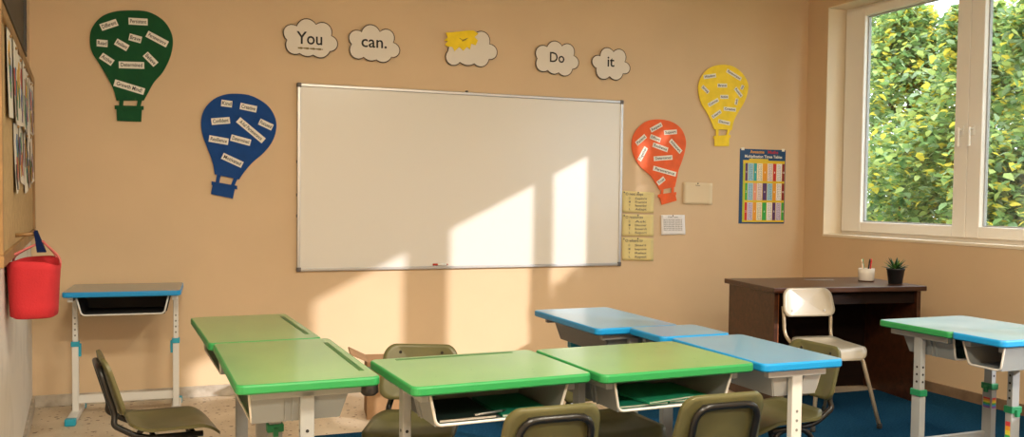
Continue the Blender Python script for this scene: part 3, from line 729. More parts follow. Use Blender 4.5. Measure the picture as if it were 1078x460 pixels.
def desk(label, x, y, rz, w, d, h, T, Rm, metal, clamp, tray, group='student desks', lw=.052, lx=None, tilt=0., cbar=.10, tw=None, clampz=.43, legy=0., groove=True, z0=0., cby=0., stick=()):
    """local: x along the width, the tray opens towards -y, z up; origin on the floor"""
    root = empty('student_desk', (x, y, z0), rz, label, 'desk', group)
    th = .030; hx, hy = w/2, d/2
    mb = MB()
    def loop(i, z): return [(a, b, z) for a, b in rrect(-hx+i, -hy+i, hx-i, hy-i, max(.028-i, .006), 6)]
    mb.rings([loop(.005, h-th), loop(0, h-th+.005), loop(0, h-.007), loop(.002, h-.002), loop(.006, h)], mi=1, mtop=0, mbot=1)
    top = mb.build('desktop', [T, Rm], root)
    g = MB(); g.bbox((-w*.36, hy-.045, h-.001), (w*.36, hy-.028, h+.0012), .0006)
    if groove: g.build('pencil_groove', M_GROOVE, top)
    s = MB()
    for sx in (-1, 1):
        for q in (-.3, .3): s.lathe([(.006, -.004), (.006, .0)], (sx*(hx-.06), q*d, h-th), 8)
    s.build('screw', M_HOLE, root)
    # tray under the top
    tw_ = (w-.14) if tw is None else tw
    tx = tw_/2; zt = h-th-.004; zb = zt-.105; yf, yk = -hy+.045, hy-.085
    sl = .025; t_ = .004
    tr = MB()
    tr.hexa([(-tx+sl, yf+.012, zb), (tx-sl, yf+.012, zb), (tx-sl, yk-.03, zb), (-tx+sl, yk-.03, zb), (-tx+sl, yf+.012, zb+t_), (tx-sl, yf+.012, zb+t_), (tx-sl, yk-.03, zb+t_), (-tx+sl, yk-.03, zb+t_)])
    tr.hexa([(-tx+sl, yk-.03, zb), (tx-sl, yk-.03, zb), (tx-sl, yk-.03+t_, zb), (-tx+sl, yk-.03+t_, zb), (-tx, yk, zt), (tx, yk, zt), (tx, yk+t_, zt), (-tx, yk+t_, zt)])
    for sx in (-1, 1):
        tr.hexa([(sx*(tx-sl), yf+.012, zb), (sx*(tx-sl+t_), yf+.012, zb), (sx*(tx-sl+t_), yk-.03, zb), (sx*(tx-sl), yk-.03, zb), (sx*tx, yf, zt), (sx*(tx+t_), yf, zt), (sx*(tx+t_), yk, zt), (sx*tx, yk, zt)])
        for q in (.35, .42):                        # moulded ribs of the side
            yy = yf+(yk-yf)*q
            tr.hexa([(sx*(tx-sl+t_), yy, zb), (sx*(tx-sl+t_+.007), yy, zb), (sx*(tx-sl+t_+.007), yy+.005, zb), (sx*(tx-sl+t_), yy+.005, zb), (sx*(tx+t_), yy, zt), (sx*(tx+t_+.007), yy, zt), (sx*(tx+t_+.007), yy+.005, zt), (sx*(tx+t_), yy+.005, zt)])
    tro = tr.build('tray', tray, root)
    lp = MB(); lp.tube(fillet([(-tx, yf, zt), (-tx+sl, yf+.012, zb+.002), (tx-sl, yf+.012, zb+.002), (tx, yf, zt)], .02, 4), .0048, 8)
    lp.build('tray_lip', M_LIP if tray != M_TRAYD else M_WHITEM, tro)
    # side frames
    lx_ = hx-.055 if lx is None else lx
    lev = .075 if clamp is M_BCL and metal is M_WHITEM else .03
    hw = lw/2; q_ = .017
    for sx in (-1, 1):
        br = MB(); br.bbox((sx*lx_-.014, -hy+.05, h-th-.030), (sx*lx_+.014, hy-.05, h-th-.001), .003)
        br.build('bracket', metal, root)
        il = MB(); il.bbox((sx*lx_-q_+.003, legy-hw+.004, clampz-.02), (sx*lx_+q_-.003, legy+hw-.004, h-th-.012), .003)
        for k in range(6):
            z = clampz+.05+k*.034
            if z < h-.16:
                il.lathe([(.0055, 0), (.0055, .0008)], (0, 0, 0), 10, 1)
                n_ = 20
                for v in range(n_): 
                    a = il.v[-n_+v]; il.v[-n_+v] = (sx*(lx_+q_-.0032+a[2]), legy+a[0], z+a[1])
                # the same row on the front edge
                il.lathe([(.0055, 0), (.0055, .0008)], (0, 0, 0), 10, 1)
                for v in range(n_):
                    a = il.v[-n_+v]; il.v[-n_+v] = (sx*lx_+a[0], legy-hw+.0042-a[2], z+a[1])
        il.build('leg', [metal, M_HOLE if metal is M_GREYM else M_HOLEW], root)
        ol = MB(); ol.bbox((sx*lx_-q_, legy-hw, .03), (sx*lx_+q_, legy+hw, clampz), .003)
        lo_ = ol.build('lower_leg', metal, root)
        for (ssx, z1, hgt) in stick:
            if ssx != sx: continue
            sk = MB()
            for k in range(6):
                sk.box((sx*lx_-.012, legy-hw-.0012, z1-hgt*(k+1)/6), (sx*lx_+.012, legy-hw, z1-hgt*k/6), k)
                sk.box((-lx_*1-q_-.0012 if sx < 0 else lx_-q_-.0012, legy-.018, z1-hgt*(k+1)/6), (-lx_-q_ if sx < 0 else lx_-q_, legy+.018, z1-hgt*k/6), k)
            sk.build('sticker', STK, lo_)
        cl = MB(); cl.bbox((sx*lx_-q_-.005, legy-hw-.005, clampz-.016), (sx*lx_+q_+.005, legy+hw+.005, clampz+.014), .003)
        cl.bbox((sx*(lx_-q_-.014), legy-.009, clampz-lev), (sx*(lx_-q_), legy+.009, clampz), .003)
        cl.build('height_clamp', clamp, root)
        ft = MB(); ft.bbox((sx*lx_-.026, -hy+.03, .004), (sx*lx_+.026, hy-.02, .036), .005)
        fo = ft.build('foot', metal, root)
        for sy in (-1, 1):
            y0, y1 = (-hy+.012, -hy+.060) if sy < 0 else (hy-.05, hy-.002)
            MB().bbox((sx*lx_-.029, y0, 0), (sx*lx_+.029, y1, .040), .006).build('foot_cap', clamp, fo)
    MB().bbox((-lx_, legy+cby+.004, cbar-.024), (lx_, legy+cby+.024, cbar+.024), .003).build('crossbar', metal, root)
    return root

H = .75
Z = .011                          # on the carpet
desk('lone white-legged student desk with a blue edged top against the wall', -.225, 5.80, R(-2.5), .625, .50, .755, T_TEAL, R_BLUE, M_WHITEM, M_BCL, M_TRAYD, lw=.036, lx=.275, clampz=.43, cbar=.10, groove=False)
# green pair: trays open towards -X
desk('green student desk by the tan wall, behind its twin at the corner of the horseshoe', .337, 3.985, R(-86.5), .78, .43, H, T_GREEN, R_GREEN, M_GREYM, M_GCL, M_TRAYG, lx=.30)
desk('green student desk end-on with grey tray, next to the olive chair', .395, 3.180, R(-88), .815, .44, H, T_GREEN, R_GREEN, M_GREYM, M_GCL, M_TRAYG, lx=.335)
# green row in front
desk('green student desk holding a silver pen in its open tray', .970, 2.850, R(3.4), .612, .49, H-Z, T_GREEN, R_GREEN, M_GREYM, M_GCL, M_TRAYG, z0=Z, cby=.13, cbar=.045)
desk('pale green student desk in the row, touching the light blue desks', 1.595, 2.858, R(3), .612, .52, H-Z, T_GREEN, R_GREEN, M_GREYM, M_GCL, M_TRAYG, groove=False, z0=Z, cby=.13, cbar=.045)
# blue column: trays open towards +X
desk('light blue student desk touching the pale green desk, olive chair at its side', 2.110, 2.915, R(91), .62, .355, H-.004-Z, T_BLUE, R_BLUE, M_WHITEM, M_BCL, M_TRAYW, z0=Z, groove=False)
desk('light blue student desk between two others of the blue column', 2.065, 3.375, R(91), .285, .34, H-Z, T_BLUE, R_BLUE, M_GREYM, M_BCL, M_TRAYG, lx=.09, tw=.20, z0=Z, groove=False)
desk('light blue student desk reaching nearest the whiteboard in the blue column', 1.945, 3.872, R(91.5), .69, .42, H-.002-Z, T_BLUE, R_BLUE, M_GREYM, M_BCL, M_TRAYG, z0=Z, groove=False, clampz=.56)
# the pair by the window wall
desk('pale topped student desk with green edge near the brown teacher desk', 3.475, 3.215, R(1), .55, .43, H-.003-Z, T_PALE, R_GREEN, M_GREYM, M_GCL, M_TRAYG, lx=.225, clampz=.425, cbar=.18, z0=Z, groove=False, stick=((1, .37, .05),))
desk('pale topped student desk with blue edge and open tray by the window wall', 3.475, 2.862, R(-90), .268, .55, H-Z, T_PALE, R_BLUE, M_GREYM, M_GCL, M_TRAYG, lx=.085, tw=.21, clampz=.385, cbar=.06, legy=.055, z0=Z, groove=False, stick=((1, .33, .12), (-1, .33, .12)))
# ------------------------------------------------------------------ chairs
M_OLIVE = mat('olive_plywood', (.105, .098, .040, 1), .38, var=.18, vscale=7)
M_BLACKT = mat('black_steel_tube', (.010, .009, .008, 1), .32)
M_BEIGE = mat('beige_plywood', (.33, .28, .20, 1), .32, var=.06, vscale=6)
M_BEIGET = mat('beige_steel_tube', (.42, .35, .25, 1), .3, metal=.3)
M_TIP = mat('rubber_tip', (.02, .02, .02, 1), .7)
def make_chair(label, group, wood, tube, sw=.345, sd=.335, sh=.42, bw=.33, bz0=.485, bz1=.70, lean=.11, teacher=False):
    root = empty('school_chair', (0, 0, 0), 0, label, 'chair', group)
    def sf(u, v):
        zf = -.045*max(0, (v-sd*.22)/(sd*.28))**2          # waterfall front
        zb = .030*max(0, (-v-sd*.25)/(sd*.25))**2
        return (u, v, sh-.010+.030*(u/(sw/2))**2*.5+zf+zb), (0, 0, 1)
    m = MB(); m.shell(rrect(-sw/2, -sd/2, sw/2, sd/2, .075, 8), sf, .012, 8); m.build('seat', wood, root)
    yb = -sd/2-.02
    def bf(u, v):                                            # u across, v height
        y = yb-lean*(v-sh)/.30*.8+.028*(u/(bw/2))**2
        return (u, y, v), (0, 1, lean*.8/.30)
    tp = bw/2*.92
    o = []
    for (x, z) in rrect(-bw/2, bz0, bw/2, bz1, .05, 8):
        o.append((x*(1-.10*(z-bz0)/(bz1-bz0)), z))
    m = MB(); m.shell(o, bf, .011, 8); bk = m.build('backrest', wood, root)
    ru = .085 if not teacher else .11
    for sx in (-1, 1):
        for z in ((bz1-.032,) if not teacher else (bz0+.035,)):
            p, n_ = bf(sx*ru, z); rv = MB(); rv.tube([(p[0], p[1]-.009, p[2]), (p[0], p[1]+.0085, p[2])], .006, 8)
            rv.build('rivet', tube if not teacher else M_ALU, bk)
    r = .0115
    if not teacher:
        ax = bw/2-.050; zt = bz1-.034
        yy = lambda z: bf(.10, z)[0][1]-.006-r-.002
        P = [(-sw/2+.045, sd/2-.07, sh-.036), (-sw/2+.045, -sd/2+.04, sh-.030), (-ax-.012, yb-.035, sh+.03), (-ax, yy(bz0), bz0), (-ax, yy(zt), zt)]
        Q = [(-x, y, z) for x, y, z in reversed(P)]
        fr = MB(); fr.tube(fillet(P+Q, .06, 6), r, 10)
        fr.build('back_frame', tube, root)
    else:
        for sx in (-1, 1):
            P = [(sx*(sw/2-.035), sd/2-.09, sh-.030), (sx*(sw/2-.035), -sd/2+.03, sh-.028), (sx*(sw/2-.012), yb-.03, sh+.03), (sx*(bw/2-.018), bf(.13, bz0)[0][1]-.017, bz0+.0), (sx*(bw/2-.022), bf(.13, bz0)[0][1]-.035, bz0+.06)]
            MB().tube(fillet(P, .05, 6), r*.9, 10).build('upright', tube, root)
    for sx in (-1, 1):
        if not teacher:
            F = [(sx*(sw/2-.05), -.02, sh-.034), (sx*(sw/2-.045), sd/2-.09, sh-.045), (sx*(sw/2-.01), sd/2+.0, .012)]
            B = [(sx*(sw/2-.05), .0, sh-.034), (sx*(sw/2-.045), -sd/2+.07, sh-.05), (sx*(sw/2-.01), -sd/2-.075, .012)]
        else:
            F = [(sx*(sw/2-.05), -.02, sh-.030), (sx*(sw/2-.03), sd/2-.06, sh-.036), (sx*(sw/2+.045), sd/2+.02, .012)]
            B = [(sx*(sw/2-.05), .0, sh-.030), (sx*(sw/2-.045), -sd/2+.05, sh-.036), (sx*(sw/2-.035), -sd/2-.06, .012)]
        for PP in (F, B):
            l = MB(); l.tube(fillet(PP, .05, 6), r, 10); lo_ = l.build('leg', tube, root)
            MB().lathe([(.014, 0), (.015, .006), (.0135, .030)], (PP[-1][0], PP[-1][1], .0), 12).build('rubber_tip', M_TIP, lo_)
    for yy_ in (sd/2-.10, -sd/2+.09):
        st = MB(); st.tube([(-sw/2+.05, yy_, sh-.036), (sw/2-.05, yy_, sh-.036)], r*.8, 8); st.build('seat_rail', tube, root)
    #[(-sw/2+.05, sd/2-.10, sh-.036), (sw/2-.05, sd/2-.10, sh-.036)], r*.8, 8)
    return root

def copy_tree(o, parent=None):
    c = o.copy(); COL.objects.link(c)
    if parent: c.parent = parent
    for ch in list(o.children): copy_tree(ch, c)
    return c
GR = 'olive student chairs'
SPOTS = [   # x, y, heading of the seat front from +X, label
    (.015, 3.80, R(8), 'olive student chair with black frame seen side-on beside the lone desk'),
    (.872, 3.33, R(-113), 'olive student chair on the inner side of the green desk with the pen'),
    (1.058, 2.65, R(90), 'olive student chair pushed under the green desk with the pen, back towards us'),
    (1.632, 2.635, R(90), 'olive student chair pushed under the pale green desk, back towards us'),
    (1.685, 3.21, R(-86), 'olive student chair inside the horseshoe behind the pale green desk'),
    (2.335, 3.10, R(184), 'olive student chair turned to the blue desk, beside the beige chair'),
]
proto = make_chair('', GR, M_OLIVE, M_BLACKT)
for k, (x, y, a, lab) in enumerate(SPOTS):
    c = proto if k == 0 else copy_tree(proto)
    c.location = (x, y, 0 if x < .6 else .011); c.rotation_euler = (0, 0, a-PI/2); c['label'] = lab
    if k == 4: c.scale = (.94, .94, .94)
tc_ = make_chair('beige chair with pale metal legs in front of the brown teacher desk', None, M_BEIGE, M_BEIGET, sw=.335, sd=.36, sh=.45, bw=.355, bz0=.595, bz1=.765, lean=.09, teacher=True)
tc_.location = (3.640, 4.285, .011); tc_.rotation_euler = (0, 0, R(-98)-PI/2)

# ------------------------------------------------------------------ teacher's desk
def wood(name, c0, c1, rgh=.30):
    m, nt, b = node_mat(name); N = nt.nodes; L = nt.links
    tc = N.new('ShaderNodeTexCoord'); mp = N.new('ShaderNodeMapping'); mp.inputs['Scale'].default_value = (1.2, 14, 14); L.new(tc.outputs['Object'], mp.inputs['Vector'])
    n = N.new('ShaderNodeTexNoise'); n.inputs['Scale'].default_value = 2.2; n.inputs['Detail'].default_value = 7; n.inputs['Distortion'].default_value = .6
    L.new(mp.outputs[0], n.inputs['Vector'])
    r = N.new('ShaderNodeValToRGB'); r.color_ramp.elements[0].position = .3; r.color_ramp.elements[1].position = .7
    r.color_ramp.elements[0].color = c0; r.color_ramp.elements[1].color = c1
    L.new(n.outputs['Fac'], r.inputs['Fac']); L.new(r.outputs['Color'], b.inputs['Base Color']); b.inputs['Roughness'].default_value = rgh; b.inputs['Specular IOR Level'].default_value = .45 if rgh < .5 else .1
    return m
M_WOOD = wood('dark_walnut', (.030, .010, .005, 1), (.075, .025, .011, 1))
M_WOODD = wood('shaded_walnut', (.006, .003, .002, 1), (.012, .005, .003, 1), .75)  # walnut darkened to paint in the shade of the knee space
M_EDGE = mat('sunlit_wood_edge', (.32, .09, .02, 1), .5)  # orange colour stands for sunlight on the side panel's edge
root = empty('teacher_desk', (4.085, 4.885, .011), R(-7.5), 'large dark brown wooden desk in the corner under the window', 'desk')
hx, hy, h = .545, .335, .76
t = MB(); t.bbox((-hx, -hy, h-.032), (hx, hy, h), .004); t.build('desktop', M_WOOD, root)
for sx in (-1, 1):
    g = MB(); g.bbox((sx*(hx-.035)-.014, -hy+.03, 0), (sx*(hx-.035)+.014, hy-.035, h-.032), .002); g.build('side_panel', M_WOOD, root)
MB().bbox((-hx+.049, -hy+.034, .0), (-hx+.056, -hy+.040, h-.032), .001).build('sunlit_edge_strip', M_EDGE, root)
MB().bbox((-hx+.049, hy-.10, .0), (hx-.049, hy-.08, h-.032), .002).build('modesty_panel', M_WOODD, root)
MB().bbox((-hx+.049, -hy+.055, h-.115), (hx-.049, -hy+.072, h-.032), .002).build('apron', M_WOODD, root)
def on_desk(px, py): return Vector((px, py, .771))
# pen pot
r_ = empty('pen_pot', (4.43, 4.86, .771), 0, 'small white pot of coloured pens on the brown desk', 'pen holder')
p = MB(); p.lathe([(.046, 0), (.050, .004), (.052, .055), (.053, .088), (.048, .088), (.047, .012)], n=28, capt=True); p.build('pot', mat('white_ceramic', (.74, .70, .64, 1), .25), r_)
b = MB(); b.lathe([(.0475, -.0), (.0515, .0015), (.0516, .008)], n=28, capt=False, capb=False); b.build('base_band', mat('brown_band', (.10, .05, .03, 1), .5), r_)
PENS = [('green', (.01, .22, .12, 1), -.012, .005, -.10, .05, 'green pen leaning in the white pot'), ('pale', (.75, .55, .40, 1), -.024, -.008, -.20, .0, 'pale pencil leaning in the white pot'),
        ('red', (.50, .02, .02, 1), .020, -.004, .16, .03, 'red pen leaning in the white pot'), ('black', (.015, .012, .012, 1), .014, .010, .10, -.08, 'black pen leaning in the white pot')]
for n_, c, dx, dy, ax, ay, lab in PENS:
    q = empty('pen', (4.43+dx, 4.86+dy, .786), 0, lab, 'pen', 'pens in the white pot')
    d_ = Vector((ax, ay, 1)).normalized()
    b = MB(); b.tube([(0, 0, 0), d_*.112], .0052, 8); b.build('barrel', mat('pen_'+n_, c, .35), q)
    b = MB(); b.tube([d_*.112, d_*.132, d_*.140], [.0056, .0050, .0015], 8); b.build('cap', mat('pen_tip_'+n_, tuple(min(1, v*1.3+.03) for v in c[:3])+(1,), .35), q)
# succulent
r_ = empty('potted_plant', (4.50, 4.67, .771), 0, 'spiky green plant in a black pot on the brown desk', 'plant')
p = MB(); p.lathe([(.040, 0), (.043, .003), (.056, .090), (.059, .092), (.059, .102), (.052, .102), (.050, .085)], n=28); p.build('pot', mat('black_pot', (.012, .012, .014, 1), .35), r_)
p = MB(); p.lathe([(.050, .082), (.03, .090), (.004, .094)], n=20); p.build('soil', mat('dark_soil', (.03, .02, .012, 1), .95), r_)
rl_ = random.Random(11)
M_LEAFS = [mat('succulent_dark', (.012, .05, .012, 1), .4), mat('succulent_light', (.06, .16, .03, 1), .4)]
for k in range(22):
    a = k*2.399; el = .35+.85*(k/22); ln = .085+.03*rl_.random()
    d_ = Vector((math.cos(a)*math.cos(el), math.sin(a)*math.cos(el), math.sin(el))); sd = Vector((-math.sin(a), math.cos(a), 0)); up = sd.cross(d_)*-1
    lf = MB(); ringsL = []
    for j in range(7):
        t_ = j/6; w_ = .0105*math.sin(PI*min(1, .25+t_*.75))**.8*(1-.15*t_)+.0006
        c = d_*ln*t_+Vector((0, 0, -.018*t_*t_*math.cos(el)))
        ringsL.append([c+sd*w_, c+up*w_*.35, c-sd*w_, c-up*w_*.30])
    lf.rings(ringsL, smooth=True); lf.build('leaf', M_LEAFS[k % 3 == 0], r_, (0, 0, .088))
# ruler-like grey bar and paper on the desk
r_ = empty('ruler', (4.17, 5.02, .771), R(-22), 'grey ruler lying on the brown desk', 'ruler')
b = MB(); b.bbox((-.10, -.014, .0005), (.10, .014, .0035), .001); b.build('blade', mat('grey_plastic', (.30, .30, .31, 1), .3), r_)
b = MB()
for k in range(19): b.box((-.095+k*.0105, .004 if k % 5 else -.002, .0034), (-.0942+k*.0105, .0135, .0038))
b.build('scale_marks', M_HOLE, r_)

# ------------------------------------------------------------------ things in the desk trays
M_FOLD = [mat('folder_'+n_, c, .5) for n_, c in (('teal', (.01, .24, .15, 1)), ('dark', (.015, .03, .028, 1)), ('green', (.02, .32, .17, 1)))]
def folder(x, y, z, rz, w, d, t_, m, lab, g='folders in the desk trays'):
    r0 = empty('folder', (x, y, z), rz, lab, 'folder', g)
    b = MB(); b.bbox((-w/2, -d/2, 0), (w/2, d/2, .0012), .0005); b.bbox((-w/2, -d/2, t_-.0012), (w/2, d/2, t_), .0005); b.bbox((-w/2-.001, -d/2, 0), (-w/2+.0008, d/2, t_), .0004); b.build('cover', m, r0)
    b = MB(); b.box((-w/2+.002, -d/2+.004, .0013), (w/2-.004, d/2-.004, t_-.0013)); b.build('pages', M_PAPERW, r0)
zt_ = .75-.034-.105+.005
folder(.876, 2.805, zt_, R(3), .195, .27, .010, M_FOLD[1], 'dark folder in the tray of the green desk with the pen')
folder(1.078, 2.815, zt_, R(3), .175, .27, .010, M_FOLD[0], 'teal folder in the tray of the green desk with the pen')
folder(1.500, 2.81, zt_, R(3), .195, .28, .008, M_FOLD[0], 'teal folder at one end of the pale green desk tray')
folder(1.695, 2.82, zt_, R(3), .18, .26, .009, M_FOLD[2], 'green folder at the other end of the pale green desk tray')
folder(1.59, 2.80, zt_+.0105, R(12), .21, .26, .008, M_FOLD[2], 'green folder lying across two others in the pale green desk tray')
q = empty('pen', (.960, 2.690, zt_+.0152), R(15), 'silver pen lying on folders in the green desk tray', 'pen')
b = MB(); b.tube([(-.06, 0, 0), (.045, 0, 0)], .0045, 8); b.build('barrel', M_ALU, q); b = MB(); b.tube([(.045, 0, 0), (.062, 0, 0)], [.0042, .001], 8); b.build('tip', M_HOLE, q)

# ------------------------------------------------------------------ red bag, hook, box
M_RED = mat('red_felt', (.50, .022, .03, 1), .85, bump=.2, bscale=160, var=.1, vscale=10)
tb = 1.95; pB = Vector((XL0, WY, 0))+LD*tb
hk = empty('coat_hook', (pB.x, pB.y, 1.03), LA, 'wooden peg with a dark blue strap at the bulletin board edge, holding the bag', 'hook')
b = MB(); b.tube([(0, .029, .105), (0, .108, .112)], .008, 10); b.lathe([(.010, 0), (.012, .006), (.004, .010)], (0, .104, .108), 12); b.build('peg', M_OAK, hk)
b = MB(); b.hexa([(-.03, .108, .035), (.03, .108, .035), (.03, .142, .035), (-.03, .142, .035), (-.014, .096, .125), (.014, .096, .125), (.014, .110, .125), (-.014, .110, .125)]); b.build('strap', mat('navy_plastic', (.004, .012, .055, 1), .8, spec=.1), hk)
bg = empty('tote_bag', (pB.x+LN.x*.100+LD.x*.07, pB.y+LN.y*.100+LD.y*.07, .812), LA, 'red felt bucket bag hanging under the bulletin board', 'bag')
n = 40; rg_ = []
def bagp(a, z, ins=0.):
    t_ = z/.22; ax = .165*(.90+.12*t_)-ins; ay = .096*(.90+.12*t_)-ins
    k_ = .5
    c, s_ = math.cos(a), math.sin(a); e = .58
    x = ax*math.copysign(abs(c)**e, c); y = ay*math.copysign(abs(s_)**e, s_)
    zt2 = z*(1+.055*math.sin(2*a+2.2)*t_)
    return (x, y, zt2)
m = MB(); zs = [0, .008, .05, .10, .15, .19, .22]
rings = [[bagp(2*PI*k/n, z, .012 if z == 0 else 0) for k in range(n)] for z in zs]+[[bagp(2*PI*k/n, z, .005) for k in range(n)] for z in (.22, .12, .02)]
m.rings(rings, smooth=True); m.build('bag_body', M_RED, bg)
for sy in (-1, 1):
    h_ = MB(); h_.tube(smooth_path([(-.14, sy*.080, .19), (-.135, sy*.074, .235), (-.082, sy*.008+.026, .292), (-.07, sy*.002+.030, .296), (-.058, sy*.008+.026, .292), (-.012, sy*.090, .235), (-.005, sy*.094, .19)], 5), .0045, 8); h_.build('handle', mat('pink_cord', (.55, .14, .13, 1), .7), bg)

cb = empty('cardboard_box', (1.27, 5.32, 0), R(-8), 'open brown cardboard box on the floor behind the green desks', 'box')
M_CARD = mat('brown_cardboard', (.30, .17, .08, 1), .85, var=.1, vscale=8)
s = MB(); w_, d_, h_ = .32, .26, .34; t_ = .005
s.box((-w_/2, -d_/2, 0), (w_/2, d_/2, t_)); s.box((-w_/2, -d_/2, t_), (w_/2, -d_/2+t_, h_)); s.box((-w_/2, d_/2-t_, t_), (w_/2, d_/2, h_)); s.box((-w_/2, -d_/2+t_, t_), (-w_/2+t_, d_/2-t_, h_)); s.box((w_/2-t_, -d_/2+t_, t_), (w_/2, d_/2-t_, h_))
s.build('box_body', M_CARD, cb)
for sx in (-1, 1):
    f = MB(); f.hexa([(sx*w_/2, -d_/2, h_), (sx*(w_/2-t_), -d_/2, h_), (sx*(w_/2-t_), d_/2, h_), (sx*w_/2, d_/2, h_), (sx*(w_/2+.10), -d_/2, h_+.045), (sx*(w_/2+.10-t_), -d_/2, h_+.05), (sx*(w_/2+.10-t_), d_/2, h_+.05), (sx*(w_/2+.10), d_/2, h_+.045)]); f.build('flap', M_CARD, cb)
# dark pouch hung under the first green desk
pu = empty('pouch', (.655, 3.09, .662), R(80), 'small black pouch hanging between the two green desks', 'pouch')
m = MB(); rr = lambda i, z, dx=0: [(x+dx, y, z) for x, y in rrect(-.07+i, -.03+i*.6, .07-i, .03-i*.6, .02, 5)]
m.rings([rr(.015, -.03), rr(.0, -.018), rr(.0, .01), rr(.006, .022), rr(.012, .027)], smooth=True); m.build('pouch_body', M_TRAYD, pu)
b = MB(); b.tube(smooth_path([(-.05, 0, .024), (-.03, 0, .05), (.03, 0, .05), (.05, 0, .024)], 5), .005, 8); b.build('strap', M_BLACKT, pu)
# ------------------------------------------------------------------ outside: lawn, trees
def leafm(name, col):
    m, nt, b = node_mat(name); b.inputs['Base Color'].default_value = col; b.inputs['Roughness'].default_value = .45
    t = nt.nodes.new('ShaderNodeBsdfTranslucent'); t.inputs['Color'].default_value = tuple(min(1, c*1.5) for c in col[:3])+(1,)
    mx = nt.nodes.new('ShaderNodeMixShader'); mx.inputs[0].default_value = .38
    o = nt.nodes['Material Output']; nt.links.new(b.outputs[0], mx.inputs[1]); nt.links.new(t.outputs[0], mx.inputs[2]); nt.links.new(mx.outputs[0], o.inputs['Surface']); return m
LEAF = [leafm('leaf_dark', (.10, .18, .06, 1)), leafm('leaf_mid', (.19, .30, .10, 1)), leafm('leaf_lime', (.36, .43, .13, 1)), leafm('leaf_yellow', (.72, .56, .08, 1)), leafm('leaf_sage', (.27, .36, .20, 1))]
M_BARK = mat('bark', (.10, .065, .035, 1), .9, bump=.6, bscale=30)
tag(MB().box((XO, -14, -.4), (30, 30, -.30)).build('lawn', mat('lawn_grass', (.06, .13, .03, 1), .9, var=.3, vscale=3)), kind='structure')
def leaf(mb, p, s, rnd, mi):
    a = rnd.uniform(0, 2*PI); el = rnd.uniform(-.9, .5)
    d = Vector((math.cos(a)*math.cos(el), math.sin(a)*math.cos(el), math.sin(el))); sd = d.cross(Vector((rnd.uniform(-.5, .5), rnd.uniform(-.5, .5), 1))).normalized(); up = sd.cross(d)
    w = s*.36; i = len(mb.v); P = p-d*s*.5
    mb.v += [tuple(P), tuple(P+d*s*.3+sd*w+up*s*.06), tuple(P+d*s*.66+sd*w*.75+up*s*.03), tuple(P+d*s-up*s*.1), tuple(P+d*s*.66-sd*w*.75+up*s*.03), tuple(P+d*s*.3-sd*w+up*s*.06), tuple(P+d*s*.5)]
    for k in range(1, 6): 
        pass
    mb.face([i, i+1, i+2, i+6], mi, True); mb.face([i+6, i+2, i+3, i+4], mi, True); mb.face([i, i+6, i+4, i+5], mi, True)
def tree(x, y, r, z0, z1, n, seed, label, size=(.075, .13), wts=(3, 4, 3, 2, 2), blobs=None):
    rnd = random.Random(seed); root = empty('leafy_tree', (x, y, -.30), 0, label, 'tree', 'trees outside the window')
    fo = MB()
    B = []
    for k in range(26):
        z = z0+(z1-z0)*rnd.random(); f = math.sin(PI*min(.94, max(.12, (z-z0)/(z1-z0)*.85+.12)))
        a = rnd.uniform(0, 2*PI); q = r*f*.62*math.sqrt(rnd.random())
        B.append((Vector((q*math.cos(a), q*math.sin(a), z+.30)), r*rnd.uniform(.32, .55)*(.55+.45*f)))
    for k in range(n):
        c, br = B[k % len(B)]
        d = Vector((rnd.gauss(0, 1), rnd.gauss(0, 1), rnd.gauss(0, 1))).normalized()
        p = c+d*br*(rnd.uniform(.55, 1.05))
        leaf(fo, p, rnd.uniform(*size), rnd, rnd.choices(range(5), wts)[0])
    fo.build('foliage', LEAF, root)
    b = MB(); top = z1-(z1-z0)*.2+.30
    b.tube(smooth_path([(0, 0, 0), (.05, .03, (z0+.3)*.6+.2), (-.04, .05, z0+.9), (.02, 0, top)], 5), [.11-.085*k/15 for k in range(16)], 10); b.build('trunk', M_BARK, root)
    for c, br in B[:12]:
        q = MB(); st = Vector((0, 0, max(.5, c.z-.5))); q.tube(smooth_path([st, st.lerp(c, .5)+Vector((0, 0, .08)), c], 4), [.030-.022*k/8 for k in range(9)], 6); q.build('branch', M_BARK, root)
TREES = [
    (8.2, 6.55, 1.15, -.2, 3.2, 14000, 'leafy tree outside nearest the middle post of the window'),
    (8.5, 7.75, 1.25, -.2, 3.3, 15000, 'leafy tree outside behind the wide pane of the window'),
    (9.0, 9.2, 1.35, -.2, 3.6, 15000, 'leafy tree outside at the window edge next to the corner of the room'),
    (10.6, 8.2, 1.6, .2, 4.0, 8000, 'taller leafy tree standing behind the row outside the window'),
    (10.0, 10.8, 1.7, .2, 4.0, 8000, 'tall leafy tree far behind the others outside the window'),
    (7.0, 1.75, .85, -.2, 4.6, 15000, 'added unseen dense tree close to the building, shading the window'),  # this and the next two: added out of view to block the sun
    (7.1, 2.75, .85, -.2, 4.7, 15000, 'added unseen dense tree beside the one shading the window'),
    (7.9, 1.05, .72, -.2, 4.4, 9000, 'added unseen slim tree behind the trees that shade the window'),
]
for k, (x, y, r, z0, z1, n, lab) in enumerate(TREES): tree(x, y, r, z0, z1, n, 50+k, lab)

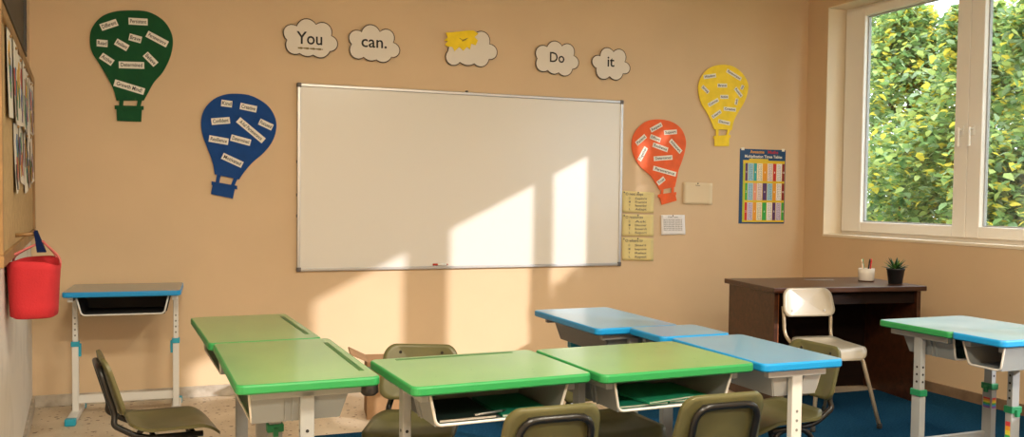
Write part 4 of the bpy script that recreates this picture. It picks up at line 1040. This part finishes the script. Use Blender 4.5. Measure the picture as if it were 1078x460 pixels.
# ------------------------------------------------------------------ light
w = bpy.data.worlds.new('sky'); SC.world = w; w.use_nodes = True
bg_ = w.node_tree.nodes['Background']; bg_.inputs[0].default_value = (.86, .93, 1, 1); bg_.inputs[1].default_value = SKY
sd = Vector((-.8, 1, -.408))
sl_ = bpy.data.lights.new('sun', 'SUN'); sl_.energy = SUN; sl_.angle = R(.7); sl_.color = (1, .93, .94)
so_ = bpy.data.objects.new('sun', sl_); COL.objects.link(so_); so_.rotation_euler = sd.to_track_quat('-Z', 'Y').to_euler(); so_.location = (8, -4, 6)
for k, (a, b) in enumerate((O1, O2)):
    pl = bpy.data.lights.new('window_portal', 'AREA'); pl.shape = 'RECTANGLE'; pl.size = b-a; pl.size_y = ZT-ZS; pl.cycles.is_portal = True
    po = bpy.data.objects.new('window_portal', pl); COL.objects.link(po); po.location = (XO+.02, (a+b)/2, (ZS+ZT)/2); po.rotation_euler = Vector((-1, 0, 0)).to_track_quat('-Z', 'Z').to_euler()
    po.rotation_euler = Matrix(((0, 0, 1), (1, 0, 0), (0, 1, 0))).to_euler()

# ------------------------------------------------------------------ camera
cam = bpy.data.cameras.new('camera'); co = bpy.data.objects.new('camera', cam); COL.objects.link(co); SC.camera = co
cam.sensor_width = 36; cam.sensor_fit = 'HORIZONTAL'; cam.lens = 952.845/1078*36; cam.shift_y = 13.24/1078; cam.clip_start = .05
yaw, pit, rol = .364717, -.038603, .0116408
f = Vector((math.sin(yaw)*math.cos(pit), math.cos(yaw)*math.cos(pit), math.sin(pit))); r = Vector((math.cos(yaw), -math.sin(yaw), 0)); u = r.cross(f)
r2 = r*math.cos(rol)+u*math.sin(rol); u2 = u*math.cos(rol)-r*math.sin(rol)
co.matrix_world = Matrix(((r2.x, u2.x, -f.x, 0), (r2.y, u2.y, -f.y, 0), (r2.z, u2.z, -f.z, 1.32), (0, 0, 0, 1)))

SC.view_settings.view_transform = 'Standard'; SC.view_settings.look = 'None'; SC.view_settings.exposure = EXPO; SC.view_settings.gamma = 1
SC.view_settings.use_curve_mapping = False
SC.cycles.use_denoising = True
SC.cycles.max_bounces = 8; SC.cycles.diffuse_bounces = 5; SC.cycles.transparent_max_bounces = 12
SC.cycles.sample_clamp_indirect = 6
